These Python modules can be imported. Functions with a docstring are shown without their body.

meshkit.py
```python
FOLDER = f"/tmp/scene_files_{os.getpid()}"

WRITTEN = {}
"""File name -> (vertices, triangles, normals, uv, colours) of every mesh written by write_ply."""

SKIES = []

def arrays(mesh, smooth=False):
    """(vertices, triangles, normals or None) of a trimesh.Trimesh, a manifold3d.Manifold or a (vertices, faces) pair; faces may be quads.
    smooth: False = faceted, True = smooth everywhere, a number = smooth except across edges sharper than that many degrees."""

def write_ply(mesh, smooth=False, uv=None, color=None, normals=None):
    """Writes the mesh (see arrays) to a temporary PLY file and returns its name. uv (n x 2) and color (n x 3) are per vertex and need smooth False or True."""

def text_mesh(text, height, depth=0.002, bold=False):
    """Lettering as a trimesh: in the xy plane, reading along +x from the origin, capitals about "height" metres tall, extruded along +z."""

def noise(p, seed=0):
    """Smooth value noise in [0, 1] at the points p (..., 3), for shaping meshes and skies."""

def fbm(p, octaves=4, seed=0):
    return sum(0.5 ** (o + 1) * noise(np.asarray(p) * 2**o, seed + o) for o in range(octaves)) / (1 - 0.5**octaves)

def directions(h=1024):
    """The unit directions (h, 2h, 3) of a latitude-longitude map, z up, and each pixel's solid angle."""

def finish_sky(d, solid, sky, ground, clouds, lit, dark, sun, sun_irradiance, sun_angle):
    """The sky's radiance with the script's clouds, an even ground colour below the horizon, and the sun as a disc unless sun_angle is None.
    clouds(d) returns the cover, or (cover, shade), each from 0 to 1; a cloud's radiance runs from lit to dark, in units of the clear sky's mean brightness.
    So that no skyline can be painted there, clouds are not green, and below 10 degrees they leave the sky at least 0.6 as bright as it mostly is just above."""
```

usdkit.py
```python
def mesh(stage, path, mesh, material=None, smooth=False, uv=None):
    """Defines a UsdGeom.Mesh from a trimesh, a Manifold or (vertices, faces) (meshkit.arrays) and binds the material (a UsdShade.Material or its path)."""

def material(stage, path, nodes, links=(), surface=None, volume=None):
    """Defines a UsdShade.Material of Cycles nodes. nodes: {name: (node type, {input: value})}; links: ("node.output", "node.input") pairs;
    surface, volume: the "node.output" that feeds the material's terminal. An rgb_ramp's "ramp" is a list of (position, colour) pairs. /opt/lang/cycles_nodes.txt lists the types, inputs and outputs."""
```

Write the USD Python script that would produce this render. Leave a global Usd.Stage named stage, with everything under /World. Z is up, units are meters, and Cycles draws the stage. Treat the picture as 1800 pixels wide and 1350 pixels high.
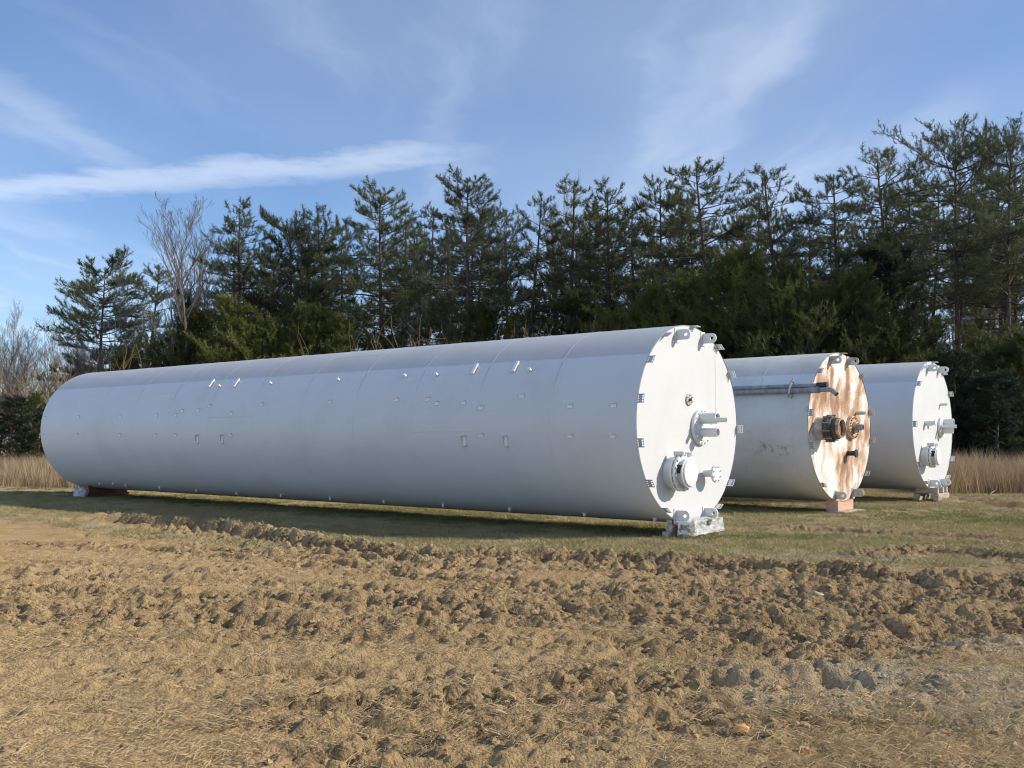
import math
import numpy as np, trimesh, manifold3d as m3, meshkit, usdkit
from pxr import Usd, UsdGeom, UsdLux, UsdShade, Gf, Sdf, Vt

stage = Usd.Stage.CreateInMemory()
UsdGeom.SetStageUpAxis(stage, UsdGeom.Tokens.z)
UsdGeom.SetStageMetersPerUnit(stage, 1.0)
UsdGeom.Xform.Define(stage, '/World')
UsdGeom.Scope.Define(stage, '/World/Looks')
RNG = np.random.default_rng(7)

# ---------------------------------------------------------------- camera, sky, sun
FOC, PITCH, EYE = 1816.6, 0.053, 1.78            # focal length in pixels of an 1800 wide picture
cam = UsdGeom.Camera.Define(stage, '/World/camera')
cam.CreateHorizontalApertureAttr(36.0)
cam.CreateVerticalApertureAttr(27.0)
cam.CreateFocalLengthAttr(36.0 * FOC / 1800)
cam.CreateFStopAttr(0.0)
cam.CreateExposureAttr(0.28)
cam.AddTranslateOp().Set(Gf.Vec3d(0, 0, EYE))
cam.AddRotateXOp().Set(90 + math.degrees(PITCH))

SUN = np.array([.858, -.134, .496]); SUN /= np.linalg.norm(SUN)
SUN_STRENGTH, SKY_STRENGTH = 1.2, 0.120


class Nodes:
    """A small builder for node graphs."""
    def __init__(s): s.n, s.l, s.k = {}, [], 0
    def add(s, kind, out=None, **inp):
        s.k += 1; name = f'n{s.k}'; vals = {}
        for a, v in inp.items():
            if isinstance(v, str) and '.' in v and v.split('.')[0] in s.n: s.l.append((v, f'{name}.{a}'))
            else: vals[a] = v
        s.n[name] = (kind, vals)
        return f'{name}.{out}' if out else name
    def math(s, op, a, b=0.5, c=0.0, clamp=False): return s.add('math', 'value', math_type=op, value1=a, value2=b, value3=c, use_clamp=clamp)
    def ramp(s, fac, stops): return s.add('rgb_ramp', 'color', fac=fac, ramp=stops)
    def step(s, v, lo, hi, a=0.0, b=1.0): return s.add('map_range', 'result', range_type='smoothstep', value=v, from_min=lo, from_max=hi, to_min=a, to_max=b, clamp=True)
    def noise(s, vec, scale, detail=3.0, rough=0.5, out='fac', dist=0.0): return s.add('noise_texture', out, vector=vec, scale=scale, detail=detail, roughness=rough, distortion=dist)
    def mix(s, fac, a, b, kind='mix'): return s.add('mix', 'color', mix_type=kind, fac=fac, color1=a, color2=b)
    def map(s, vec, scale=(1, 1, 1), rot=(0, 0, 0), loc=(0, 0, 0)): return s.add('mapping', 'vector', mapping_type='point', vector=vec, scale=scale, rotation=rot, location=loc)
    def build(s, name, surface=None, volume=None): return usdkit.material(stage, f'/World/Looks/{name}', s.n, s.l, surface=surface, volume=volume)


# sky with thin cirrus and one old contrail, laid out on a high flat cloud layer (direction / height)
g = Nodes()
el = math.asin(SUN[2])
sky = g.add('sky_texture', 'color', sky_type='single_scattering', sun_disc=False, sun_elevation=el, sun_rotation=math.atan2(SUN[0], SUN[1]),
            altitude=150.0, air_density=1.0, aerosol_density=.3, ozone_density=3.0)
dirn = g.add('texture_coordinate', 'generated')
xyz = g.add('separate_xyz', vector=dirn)
zc = g.math('maximum', f'{xyz}.z', 0.03)
px, py = g.math('divide', f'{xyz}.x', zc), g.math('divide', f'{xyz}.y', zc)
plane = g.add('combine_xyz', 'vector', x=px, y=py, z=0.0)
wob = g.noise(plane, 1.1, 4.0, .55, 'color')
pl2 = g.add('vector_math', 'vector', math_type='multiply_add', vector1=wob, vector2=(.55, .5, 0), vector3=plane)
streak = g.noise(g.map(pl2, (2.6, .42, 1), (0, 0, .05)), 1.0, 5.0, .52)
broad = g.noise(g.map(plane, (.55, .35, 1), loc=(3.1, 1.7, 0)), 1.0, 2.0, .5)
cirrus = g.math('multiply', g.step(streak, .43, .72), g.step(broad, .30, .62))
veil = g.math('multiply_add', g.step(broad, .25, .70), .26, .03)
right_veil = g.math('multiply', g.step(px, -.9, 1.0), .10)
# contrail line  y + .283 x = 3.535
v = g.math('add', g.math('multiply_add', px, .283, py), -3.535)
cn = g.noise(g.map(plane, (1.6, 1.6, 1)), 2.2, 5.0, .6)
v2 = g.math('add', v, g.math('multiply', g.math('subtract', cn, .5), .42))
band = g.math('subtract', 1.0, g.math('absolute', g.math('divide', v2, .30)), clamp=True)
band = g.math('multiply', g.step(band, .0, .9), g.step(px, .25, -.50))
band = g.math('multiply', band, g.step(cn, .2, .55, .55, 1.0))
cover = g.math('add', g.math('multiply', cirrus, .40), g.math('add', veil, right_veil))
cover = g.math('maximum', cover, g.math('multiply', band, .68))
for x0, slope, y0, y1, half, amount in [(-1.46, .05, 2.6, 3.9, .15, .28), (-.86, .36, 2.2, 3.2, .12, .12)]:
    off = g.math('add', g.math('subtract', px, x0), g.math('multiply', g.math('subtract', py, 2.9), -slope))
    off = g.math('add', off, g.math('multiply', g.math('subtract', cn, .5), .22))
    ray = g.math('subtract', 1.0, g.math('absolute', g.math('divide', off, half)), clamp=True)
    ray = g.math('multiply', g.step(ray, 0.0, 1.0), g.math('multiply', g.step(py, y0 - .5, y0 + .4), g.step(py, y1 + .4, y1 - .3)))
    cover = g.math('maximum', cover, g.math('add', g.math('multiply', cover, .5), g.math('multiply', ray, amount)))
high = g.step(f'{xyz}.z', .01, .1)
cover = g.math('multiply', cover, high, clamp=True)
lit = g.add('rgb_to_bw', 'val', color=sky)
cloud = g.mix(1.0, (.86, 1.00, 1.24), g.add('combine_color', 'color', r=g.math('multiply_add', lit, .5, 4.2), g=g.math('multiply_add', lit, .5, 4.2), b=g.math('multiply_add', lit, .5, 4.2)), 'multiply')
clear = g.mix(1.0, sky, (.77, .89, 1.07), 'multiply')
col = g.mix(cover, clear, cloud)
bg = g.add('background_shader', 'background', color=col, strength=SKY_STRENGTH)
dome = UsdLux.DomeLight.Define(stage, '/World/sky')
UsdShade.MaterialBindingAPI.Apply(dome.GetPrim()).Bind(g.build('sky_material', surface=bg))
dome.GetPrim().SetCustomDataByKey('kind', 'structure')
dome.GetPrim().SetCustomDataByKey('label', 'blue winter sky with thin cirrus and an old contrail')

sun = UsdLux.DistantLight.Define(stage, '/World/sun')
sun.CreateIntensityAttr(SUN_STRENGTH); sun.CreateAngleAttr(0.6); sun.CreateNormalizeAttr(True)
sun.CreateColorAttr(Gf.Vec3f(1.0, .93, .82))
q = Gf.Rotation(Gf.Vec3d(0, 0, 1), Gf.Vec3d(*map(float, SUN))).GetQuat()
sun.AddOrientOp().Set(Gf.Quatf(q))

# ---------------------------------------------------------------- helpers
used = {}


def numbered(path):
    k = used.get(path, -1) + 1
    used[path] = k
    return path if k == 0 else f'{path}_{k:03d}'


def tag(prim, label=None, cat=None, group=None, kind=None):
    p = prim.GetPrim() if hasattr(prim, 'GetPrim') else prim
    for k, v in (('label', label), ('category', cat), ('group', group), ('kind', kind)):
        if v: p.SetCustomDataByKey(k, v)
    return p


def thing(name, label, cat, loc=(0, 0, 0), rotz=0.0, group=None, scale=None, tilt=None):
    x = UsdGeom.Xform.Define(stage, numbered('/World/' + name))
    x.AddTranslateOp().Set(Gf.Vec3d(*map(float, loc)))
    x.AddRotateZOp().Set(math.degrees(rotz))
    if tilt: x.AddRotateXOp().Set(float(tilt))
    if scale is not None: x.AddScaleOp().Set(Gf.Vec3f(*map(float, scale)))
    tag(x, label, cat, group)
    return x.GetPrim()


def obj(name, mesh, mat, parent=None, smooth=False, label=None):
    base = str(parent.GetPath()) if parent is not None else '/World'
    m = usdkit.mesh(stage, numbered(f'{base}/{name}'), mesh, mat, smooth)
    if label: tag(m, label)
    return m.GetPrim()


def join(ms): return trimesh.util.concatenate([m for m in ms])


def tm(man):
    a = man.to_mesh()
    return trimesh.Trimesh(a.vert_properties[:, :3], a.tri_verts, process=False)


def box(sx, sy, sz, at=(0, 0, 0), bev=0.0, rot=None):
    if bev:
        c = m3.Manifold.cube([sx - 2 * bev, sy - 2 * bev, sz - 2 * bev], True)
        pts = [c.translate([dx, dy, dz]) for dx, dy, dz in ((bev, 0, 0), (-bev, 0, 0), (0, bev, 0), (0, -bev, 0), (0, 0, bev), (0, 0, -bev))]
        m = tm(m3.Manifold.batch_hull(pts))
    else: m = trimesh.creation.box((sx, sy, sz))
    if rot is not None: m.apply_transform(rot)
    m.apply_translation(at)
    return m


def rot(a, ax): return trimesh.transformations.rotation_matrix(a, ax)


def cyl(r, y0, y1, at=(0, 0), seg=40, axis='y', hole=0.0, bev=0.0):
    """A cylinder or pipe along y from y0 to y1 with bevelled rims, at (x, z)."""
    h = abs(y1 - y0); b = min(bev, h / 3)
    prof = [(hole, 0), (r - b, 0), (r, b), (r, h - b), (r - b, h), (hole, h)]
    if hole: prof.append((hole, 0))
    m = trimesh.creation.revolve(np.array(prof), sections=seg)
    m.apply_transform(rot(math.pi / 2, (1, 0, 0)))       # z -> -y
    m.apply_translation((at[0], max(y0, y1), at[1]))
    if m.volume < 0: m.invert()
    return m


def tube(pts, radii, sides=4):
    p = np.asarray(pts, float); radii = np.broadcast_to(radii, (len(p),))
    t = np.gradient(p, axis=0); t /= np.linalg.norm(t, axis=1, keepdims=True) + 1e-12
    ref = np.array([0, 0, 1.0]) if abs(t[0, 2]) < .8 else np.array([1.0, 0, 0])
    a = np.cross(t, ref); a /= np.linalg.norm(a, axis=1, keepdims=True) + 1e-12
    b = np.cross(t, a); ang = np.arange(sides) * 2 * np.pi / sides
    vv = p[:, None] + radii[:, None, None] * (np.cos(ang)[None, :, None] * a[:, None] + np.sin(ang)[None, :, None] * b[:, None])
    i, j = np.meshgrid(np.arange(len(p) - 1), np.arange(sides), indexing='ij')
    q = np.stack([i * sides + j, i * sides + (j + 1) % sides, (i + 1) * sides + (j + 1) % sides, (i + 1) * sides + j], -1).reshape(-1, 4)
    return vv.reshape(-1, 3), np.vstack([q[:, [0, 1, 2]], q[:, [0, 2, 3]]])


def cat(parts):
    vs, fs, n = [], [], 0
    for v, f in parts:
        vs.append(v); fs.append(f + n); n += len(v)
    return np.vstack(vs), np.vstack(fs)


def fbm2(x, y, scale, octaves=4, seed=0, sx=1.0, sy=1.0):
    return meshkit.fbm(np.stack([x * scale * sx, y * scale * sy, np.full_like(x, seed * 7.31)], -1), octaves, seed)


def sm(x, a, b):
    t = np.clip((x - a) / (b - a), 0, 1)
    return t * t * (3 - 2 * t)


# ---------------------------------------------------------------- materials
def paint(name, base, rough=.38, dirt=.10, rust=0.0, streaky=True):
    g = Nodes()
    P = g.add('texture_coordinate', 'object')
    big = g.noise(P, .9, 4.0, .6)
    fine = g.noise(g.map(P, (1, .25, 5)), 6.0, 4.0, .6)
    c = g.mix(g.math('multiply', g.step(big, .42, .75), dirt), base, tuple(.62 * b * w for b, w in zip(base, (1.0, .97, .9))))
    c = g.mix(g.math('multiply', g.step(fine, .5, .8), dirt * .6), c, tuple(.7 * b for b in base))
    r = g.math('multiply_add', fine, .18, rough - .08)
    bmp = g.add('bump', 'normal', height=g.noise(P, 3.0, 3.0, .5), strength=.25, distance=.01)
    bmp = g.add('bump', 'normal', height=g.noise(P, 42.0, 2.0, .5), strength=.8 if name == 'shade_toned_white' else .22, distance=.006, normal=bmp)
    p = g.add('principled_bsdf', 'BSDF', base_color=c, roughness=r, normal=bmp, specular_ior_level=.45)
    return g.build(name, p)


M = {}
M['white'] = paint('shade_toned_white', (.465, .465, .465), .38, .2)  # shell copy of the tank white, darkened to carry its shaded side
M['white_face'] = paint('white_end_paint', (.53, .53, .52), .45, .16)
M['bright'] = paint('white_fitting_paint', (.60, .60, .59), .4, .08)
M['grey_clip'] = paint('tab_shade_grey', (.30, .31, .33), .5, .3)  # white rim tabs turned from the sun: their shade painted as grey


def weathered_shell():
    g = Nodes()
    P = g.add('texture_coordinate', 'object')
    s = g.add('separate_xyz', vector=P)
    big = g.noise(g.map(P, (1, .5, 1)), 1.3, 5.0, .62)
    drip = g.noise(g.map(P, (3, 9, .7)), 1.0, 4.0, .6)
    spot = g.noise(P, 5.5, 6.0, .72)
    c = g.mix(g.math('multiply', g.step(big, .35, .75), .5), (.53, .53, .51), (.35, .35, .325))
    c = g.mix(g.math('multiply', g.step(drip, .52, .75), .35), c, (.36, .35, .31))
    # a scuffed patch of brown rust, where the paint was rubbed off
    dy, dz = g.math('add', f'{s}.y', -.95), g.math('add', f'{s}.z', -1.27)
    dist = g.math('sqrt', g.math('add', g.math('multiply', dy, g.math('multiply', dy, .9)), g.math('multiply', dz, g.math('multiply', dz, 6.0))))
    patch = g.math('multiply', g.step(dist, .62, .15), g.step(spot, .50, .64))
    c = g.mix(g.math('multiply', patch, .85), c, (.085, .060, .042))
    spots = g.math('multiply', g.step(g.noise(g.map(P, (1, 1, 1), loc=(4, 2, 1)), 2.1, 6.0, .72), .62, .74), .55)
    c = g.mix(spots, c, (.23, .14, .075))
    p = g.add('principled_bsdf', 'BSDF', base_color=c, roughness=g.math('multiply_add', spot, .2, .4), specular_ior_level=.4,
              normal=g.add('bump', 'normal', height=g.noise(P, 42.0, 2.0, .5), strength=.8, distance=.006, normal=g.add('bump', 'normal', height=spot, strength=.2, distance=.008)))
    return g.build('weathered_white_paint', p)


def rusty_face():
    g = Nodes()
    P = g.add('texture_coordinate', 'object')
    warp = g.noise(P, 1.3, 4.0, .6, 'color')
    P2 = g.add('vector_math', 'vector', math_type='multiply_add', vector1=warp, vector2=(.55, .0, .55), vector3=P)
    streak = g.noise(g.map(g.map(P2, (1, 1, 1), (0, -.40, 0), (2.55, 0, 1.35)), (1.30, 1, .66)), 1.05, 5.0, .60)
    run = g.noise(g.map(P2, (3.2, 1, .5), (0, .12, 0)), 1.4, 5.0, .6)
    grain = g.noise(P, 22.0, 5.0, .7)
    mask = g.math('add', g.math('multiply', streak, .86), g.math('multiply', g.math('subtract', run, .5), .22))
    mask = g.math('add', mask, g.math('multiply', g.math('subtract', grain, .5), .13))
    sp = g.add('separate_xyz', vector=P)
    for fx, fz in ((-1.05, 1.66), (.59, 1.6), (.37, 1.15), (-.45, 3.3), (.5, 3.3)):     # runs of rust under the fittings
        side_ = g.math('absolute', g.math('add', g.math('multiply_add', run, .5, f'{sp}.x'), -fx - .25))
        fall = g.math('multiply', g.step(side_, .20, .04), g.math('multiply', g.step(f'{sp}.z', fz + .1, fz - .1), g.step(f'{sp}.z', fz - 1.3, fz - .2)))
        mask = g.math('add', mask, g.math('multiply', fall, .10))
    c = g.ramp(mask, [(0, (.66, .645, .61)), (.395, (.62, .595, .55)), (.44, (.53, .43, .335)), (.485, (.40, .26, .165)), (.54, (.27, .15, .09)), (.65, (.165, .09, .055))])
    p = g.add('principled_bsdf', 'BSDF', base_color=c, roughness=.62, specular_ior_level=.3, normal=g.add('bump', 'normal', height=mask, strength=.3, distance=.01))
    return g.build('rust_stained_white_paint', p)


def plain(name, c1, c2, scale=6.0, rough=.7, bump=.3, stretch=(1, 1, 1), metallic=0.0, detail=5.0, lo=.35, hi=.68, space='object'):
    g = Nodes()
    P = g.add('texture_coordinate', 'object') if space == 'object' else g.add('geometry', 'position')
    n = g.noise(g.map(P, stretch), scale, detail, .62)
    c = g.mix(g.step(n, lo, hi), c1, c2)
    p = g.add('principled_bsdf', 'BSDF', base_color=c, roughness=rough, metallic=metallic, specular_ior_level=.35,
              normal=g.add('bump', 'normal', height=n, strength=bump, distance=.01))
    return g.build(name, p)


M['old_shell'] = weathered_shell()
M['rusty_face'] = rusty_face()
M['old_fitting'] = plain('weathered_grey_paint', (.52, .51, .47), (.26, .22, .18), 7.0, .6)
M['rust'] = plain('brown_rust', (.30, .145, .07), (.16, .075, .042), 14.0, .85)
M['flange_rust'] = plain('pale_rusty_flange', (.56, .45, .33), (.33, .17, .09), 9.0, .75)
M['black'] = plain('black_rubber', (.022, .022, .024), (.05, .048, .045), 10.0, .55)
M['grime'] = plain('grey_brown_coupling', (.105, .09, .075), (.05, .045, .04), 8.0, .7)
M['steel'] = plain('bolt_steel', (.33, .33, .34), (.2, .19, .18), 20.0, .45, .1, metallic=.6)
M['galv'] = plain('grey_conduit', (.27, .275, .285), (.17, .17, .175), 9.0, .5, .1)
M['bolt_white'] = plain('painted_bolt', (.62, .62, .61), (.48, .48, .47), 20.0, .5, .1)
M['pink_timber'] = plain('salmon_painted_timber', (.56, .33, .235), (.43, .27, .20), 3.0, .8, .3, (1, 5, 8))
M['grey_timber'] = plain('weathered_grey_timber', (.42, .37, .30), (.24, .20, .155), 3.0, .85, .5, (1, 6, 9))
M['red_timber'] = plain('dark_red_timber', (.30, .13, .085), (.17, .08, .055), 3.0, .85, .4, (1, 6, 9))
M['bark'] = plain('pine_bark', (.105, .080, .062), (.045, .036, .030), 5.0, .95, .8, (2, 2, .5))
M['grey_bark'] = plain('pale_grey_bark', (.27, .235, .20), (.155, .13, .11), 4.0, .92, .4, (2, 2, .5))
M['stone'] = plain('tan_stone', (.46, .34, .20), (.30, .22, .14), 9.0, .9, .6)
M['orange_clay'] = plain('orange_clay_lump', (.66, .36, .13), (.52, .30, .13), 9.0, .9, .5)


def leaf(name, a, b, dead=None, trans=.25, hue=.25, rough=.6):
    g = Nodes()
    rnd = g.add('object_info', 'random')
    isl = g.add('geometry', 'random_per_island')
    P = g.add('texture_coordinate', 'object')
    n = g.noise(P, .55, 2.0, .5)
    c = g.mix(g.step(g.math('multiply_add', isl, .45, g.math('multiply', n, .75)), .25, .85), a, b)
    if dead: c = g.mix(g.step(isl, .90, .96), c, dead)
    f = g.math('multiply_add', rnd, 2 * hue, 1 - hue)
    c = g.mix(1.0, c, g.add('combine_color', 'color', r=f, g=f, b=g.math('multiply_add', rnd, hue, 1 - hue / 2)), 'multiply')
    d = g.add('principled_bsdf', 'BSDF', base_color=c, roughness=rough, specular_ior_level=.25)
    t = g.add('translucent_bsdf', 'BSDF', color=c)
    return g.build(name, g.add('mix_closure', 'closure', fac=trans, closure1=d, closure2=t))


M['pine'] = leaf('pine_needles', (.095, .110, .050), (.25, .255, .12), (.22, .16, .09), .36)
M['young'] = leaf('young_pine_needles', (.112, .126, .034), (.285, .278, .085), (.24, .19, .08), .42)
M['dark_cedar'] = leaf('dark_cedar_needles', (.036, .052, .034), (.080, .102, .055))
M['straw'] = leaf('dry_straw', (.43, .32, .175), (.70, .56, .34), (.26, .18, .10), .2, .15, .7)
M['broom'] = leaf('tall_dry_grass_blades', (.36, .265, .16), (.60, .475, .31), (.22, .145, .09), .25, .2, .7)
M['turf'] = leaf('short_grass_blades', (.32, .265, .125), (.57, .48, .27), (.60, .52, .35), .25, .2, .7)
M['green_turf'] = leaf('green_grass_blades', (.13, .15, .048), (.27, .265, .105), (.40, .34, .18), .25, .15, .7)
M['litter'] = leaf('bare_twigs', (.155, .138, .125), (.285, .26, .235), None, .0, .15, .8)


def ground_material():
    g = Nodes()
    P = g.add('geometry', 'position')
    m = g.add('separate_color', color=g.add('attribute', 'color', attribute='cover'))
    churn, grass, gravel = f'{m}.r', f'{m}.g', f'{m}.b'
    big = g.noise(P, .45, 4.0, .6)
    mid = g.noise(P, 3.2, 5.0, .65)
    fine = g.noise(P, 26.0, 5.0, .7)
    grit = g.noise(P, 110.0, 3.0, .7)
    tan = g.mix(g.step(mid, .32, .70), (.455, .310, .142), (.295, .192, .087))
    tan = g.mix(g.step(big, .38, .66), tan, g.mix(fine, (.50, .355, .180), (.325, .215, .101)))
    damp = g.mix(g.step(fine, .3, .7), (.31, .205, .105), (.15, .10, .055))
    c = g.mix(g.math('multiply', churn, g.step(mid, .30, .62, .35, .95)), tan, damp)
    gv = g.mix(g.step(grit, .38, .62), (.30, .245, .165), (.46, .39, .265))
    c = g.mix(g.math('multiply', gravel, g.step(fine, .25, .6, .25, .65)), c, gv)
    sod = g.mix(g.step(g.noise(P, 9.0, 5.0, .7), .35, .68), (.30, .245, .135), (.48, .39, .235))
    c = g.mix(g.math('multiply', grass, g.step(mid, .15, .45, .7, 1.0)), c, sod)
    c = g.mix(g.math('multiply', g.step(grit, .45, .75), .40), c, (.60, .49, .31))
    c = g.mix(g.math('multiply', g.step(fine, .52, .75), .45), c, (.13, .085, .045))
    crumb = g.add('voronoi_texture', 'distance', vector=P, scale=17.0, feature='f1', metric='euclidean')
    crumb2 = g.add('voronoi_texture', 'distance', vector=P, scale=48.0, feature='f1', metric='euclidean')
    h = g.math('add', g.math('multiply', fine, .7), g.math('multiply', grit, .35))
    h = g.math('subtract', h, g.math('multiply', crumb, g.math('multiply_add', churn, .8, .2)))
    h = g.math('subtract', h, g.math('multiply', crumb2, .4))
    p = g.add('principled_bsdf', 'BSDF', base_color=c, roughness=.95, specular_ior_level=.15, diffuse_roughness=.5,
              normal=g.add('bump', 'normal', height=h, strength=1.0, distance=.035))
    return g.build('bare_earth', p)


M['ground'] = ground_material()
M['clod'] = plain('earth_clod', (.37, .26, .125), (.17, .115, .058), 7.0, .95, .8, detail=6.0, space='world')
M['gravel'] = plain('grey_gravel', (.42, .365, .27), (.25, .21, .15), 9.0, .9, .5, space='world')

# ---------------------------------------------------------------- ground
CP, SP = math.cos(PITCH), math.sin(PITCH)


def at(x, y, z=0.0):
    """Ground point seen at a pixel of the photograph, used only to measure where things stand."""
    d = np.array([(x - 900) / FOC, CP - SP * -(y - 675) / FOC * 1.0, SP - CP * (y - 675) / FOC])
    d[1] = CP + SP * (y - 675) / FOC
    t = (z - EYE) / d[2]
    return np.array([d[0] * t, d[1] * t])


def grow(a, step, to, ratio):
    out = [a]
    while out[-1] < to:
        out.append(out[-1] + step); step *= ratio
    return out


xs = grow(7.2, .025, 320, 1.055)
xs = np.array([-v for v in xs[::-1]] + list(np.arange(-7.2 + .024, 7.2 - .01, .024)) + xs)
ys = [-(v) for v in grow(-4.6, .06, 60, 1.25)][::-1]
ys = np.array(ys + list(np.arange(4.62, 12, .021)) + list(np.arange(12.0, 17.5, .028)) + grow(17.5, .03, 420, 1.018))
X, Y = np.meshgrid(xs, ys)
near = (np.abs(X) < 16) & (Y > 4) & (Y < 34)


def seg_dist(pts, X, Y):
    """Distance to a polyline, and the run along it."""
    best, along, run = np.full(X.shape, 1e9), np.zeros(X.shape), 0.0
    side = np.zeros(X.shape)
    for a, b in zip(pts[:-1], pts[1:]):
        d = b - a; L = np.hypot(*d); d = d / L
        t = np.clip((X - a[0]) * d[0] + (Y - a[1]) * d[1], 0, L)
        ex, ey = X - a[0] - t * d[0], Y - a[1] - t * d[1]
        r = np.hypot(ex, ey); w = r < best
        best[w], along[w] = r[w], (run + t)[w]
        side[w] = np.sign(d[0] * ey - d[1] * ex)[w]
        run += L
    return best, along, side


Z = (fbm2(X, Y, .06, 3, 1) - .5) * .16 + (fbm2(X, Y, .35, 3, 2) - .5) * .05
Z *= sm(np.hypot(X, Y), 500, 60)
# far ground rises slightly under the wood
Z += sm(Y, 48, 130) * .6
churn, grassm, gravel = np.zeros(X.shape), np.zeros(X.shape), np.zeros(X.shape)
wob = fbm2(X, Y, .5, 4, 5) - .5
edge = np.interp(X, [-40, -16, -9, -5.5, -3.2, -1.2, 1, 2.6, 5, 8, 14, 40], [31, 27.5, 21, 18.2, 16.4, 15.9, 15.6, 15.2, 14.4, 14.0, 13.6, 13])
grassm = sm(Y - edge + wob * 2.6, -.5, .7)
# right-hand churned earth and the long ruts, traced as lines on the ground
def line(px): return np.array([at(*p) for p in px])
fx = near
Xn, Yn, Zn, Cn = X[fx], Y[fx], Z[fx], churn[fx]
Gn, Vn = grassm[fx], gravel[fx]
lump = fbm2(Xn, Yn, 5.5, 4, 11)
lump2 = fbm2(Xn, Yn, 14, 3, 12)
ridged = 1 - np.abs(2 * fbm2(Xn, Yn, 3.0, 4, 13) - 1)
RUTS = [  # pixels, width, depth, churn, tread pitch (0 = none)
    ([(180, 912), (330, 925), (450, 940), (560, 962), (680, 978), (800, 984), (960, 984), (1180, 990), (1400, 1008), (1620, 1022), (1800, 1036)], .55, .19, 1.0, 0),
    ([(0, 985), (140, 990), (330, 1003), (560, 1030), (760, 1050)], .22, .035, .35, .30),
    ([(330, 962), (520, 985), (700, 1010), (900, 1030), (1100, 1045)], .26, .05, .6, .27),
    ([(0, 1042), (180, 1046), (400, 1056), (620, 1058), (850, 1070), (1100, 1062), (1400, 1046), (1800, 1062)], .36, .075, .8, .33),
    ([(0, 1012), (260, 1018), (520, 1034), (800, 1036), (1060, 1024), (1320, 1022)], .20, .05, .45, .26),
    ([(0, 1064), (240, 1070), (500, 1078), (760, 1078), (1020, 1090), (1300, 1080), (1800, 1084)], .22, .055, .55, .28),
    ([(0, 1118), (300, 1128), (620, 1120), (930, 1128), (1240, 1140), (1500, 1150)], .24, .05, .45, .30),
    ([(0, 950), (200, 962), (430, 985), (700, 1000), (980, 1004), (1300, 1008), (1800, 1018)], .24, .06, .6, .27),
    ([(60, 905), (240, 925), (420, 950), (600, 975)], .22, .05, .6, .26),
    ([(200, 1190), (480, 1180), (760, 1188), (1040, 1172), (1300, 1180), (1600, 1196)], .24, .05, .4, .28),
    ([(0, 1085), (120, 1082), (330, 1090), (520, 1105), (760, 1092), (950, 1080), (1150, 1090), (1400, 1100), (1800, 1110)], .40, .07, .8, .36),
    ([(540, 1250), (700, 1240), (850, 1228), (1000, 1215), (1120, 1200), (1260, 1190)], .32, .075, .85, .30),
    ([(560, 1335), (760, 1300), (960, 1290), (1120, 1275), (1300, 1262)], .28, .05, .7, .30),
    ([(1540, 975), (1640, 968), (1720, 975), (1800, 985)], .45, .10, .9, 0),
    ([(1400, 930), (1520, 938), (1640, 942), (1800, 955)], .45, .07, .8, 0),
    ([(1240, 1130), (1400, 1120), (1560, 1130), (1700, 1105), (1800, 1100)], .45, .06, .8, .4),
    ([(1690, 880), (1760, 888), (1830, 900)], .7, .22, .9, 0),
    ([(0, 850), (60, 850), (120, 856)], .6, .15, .8, 0),
]
dz = np.zeros_like(Zn)
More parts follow.
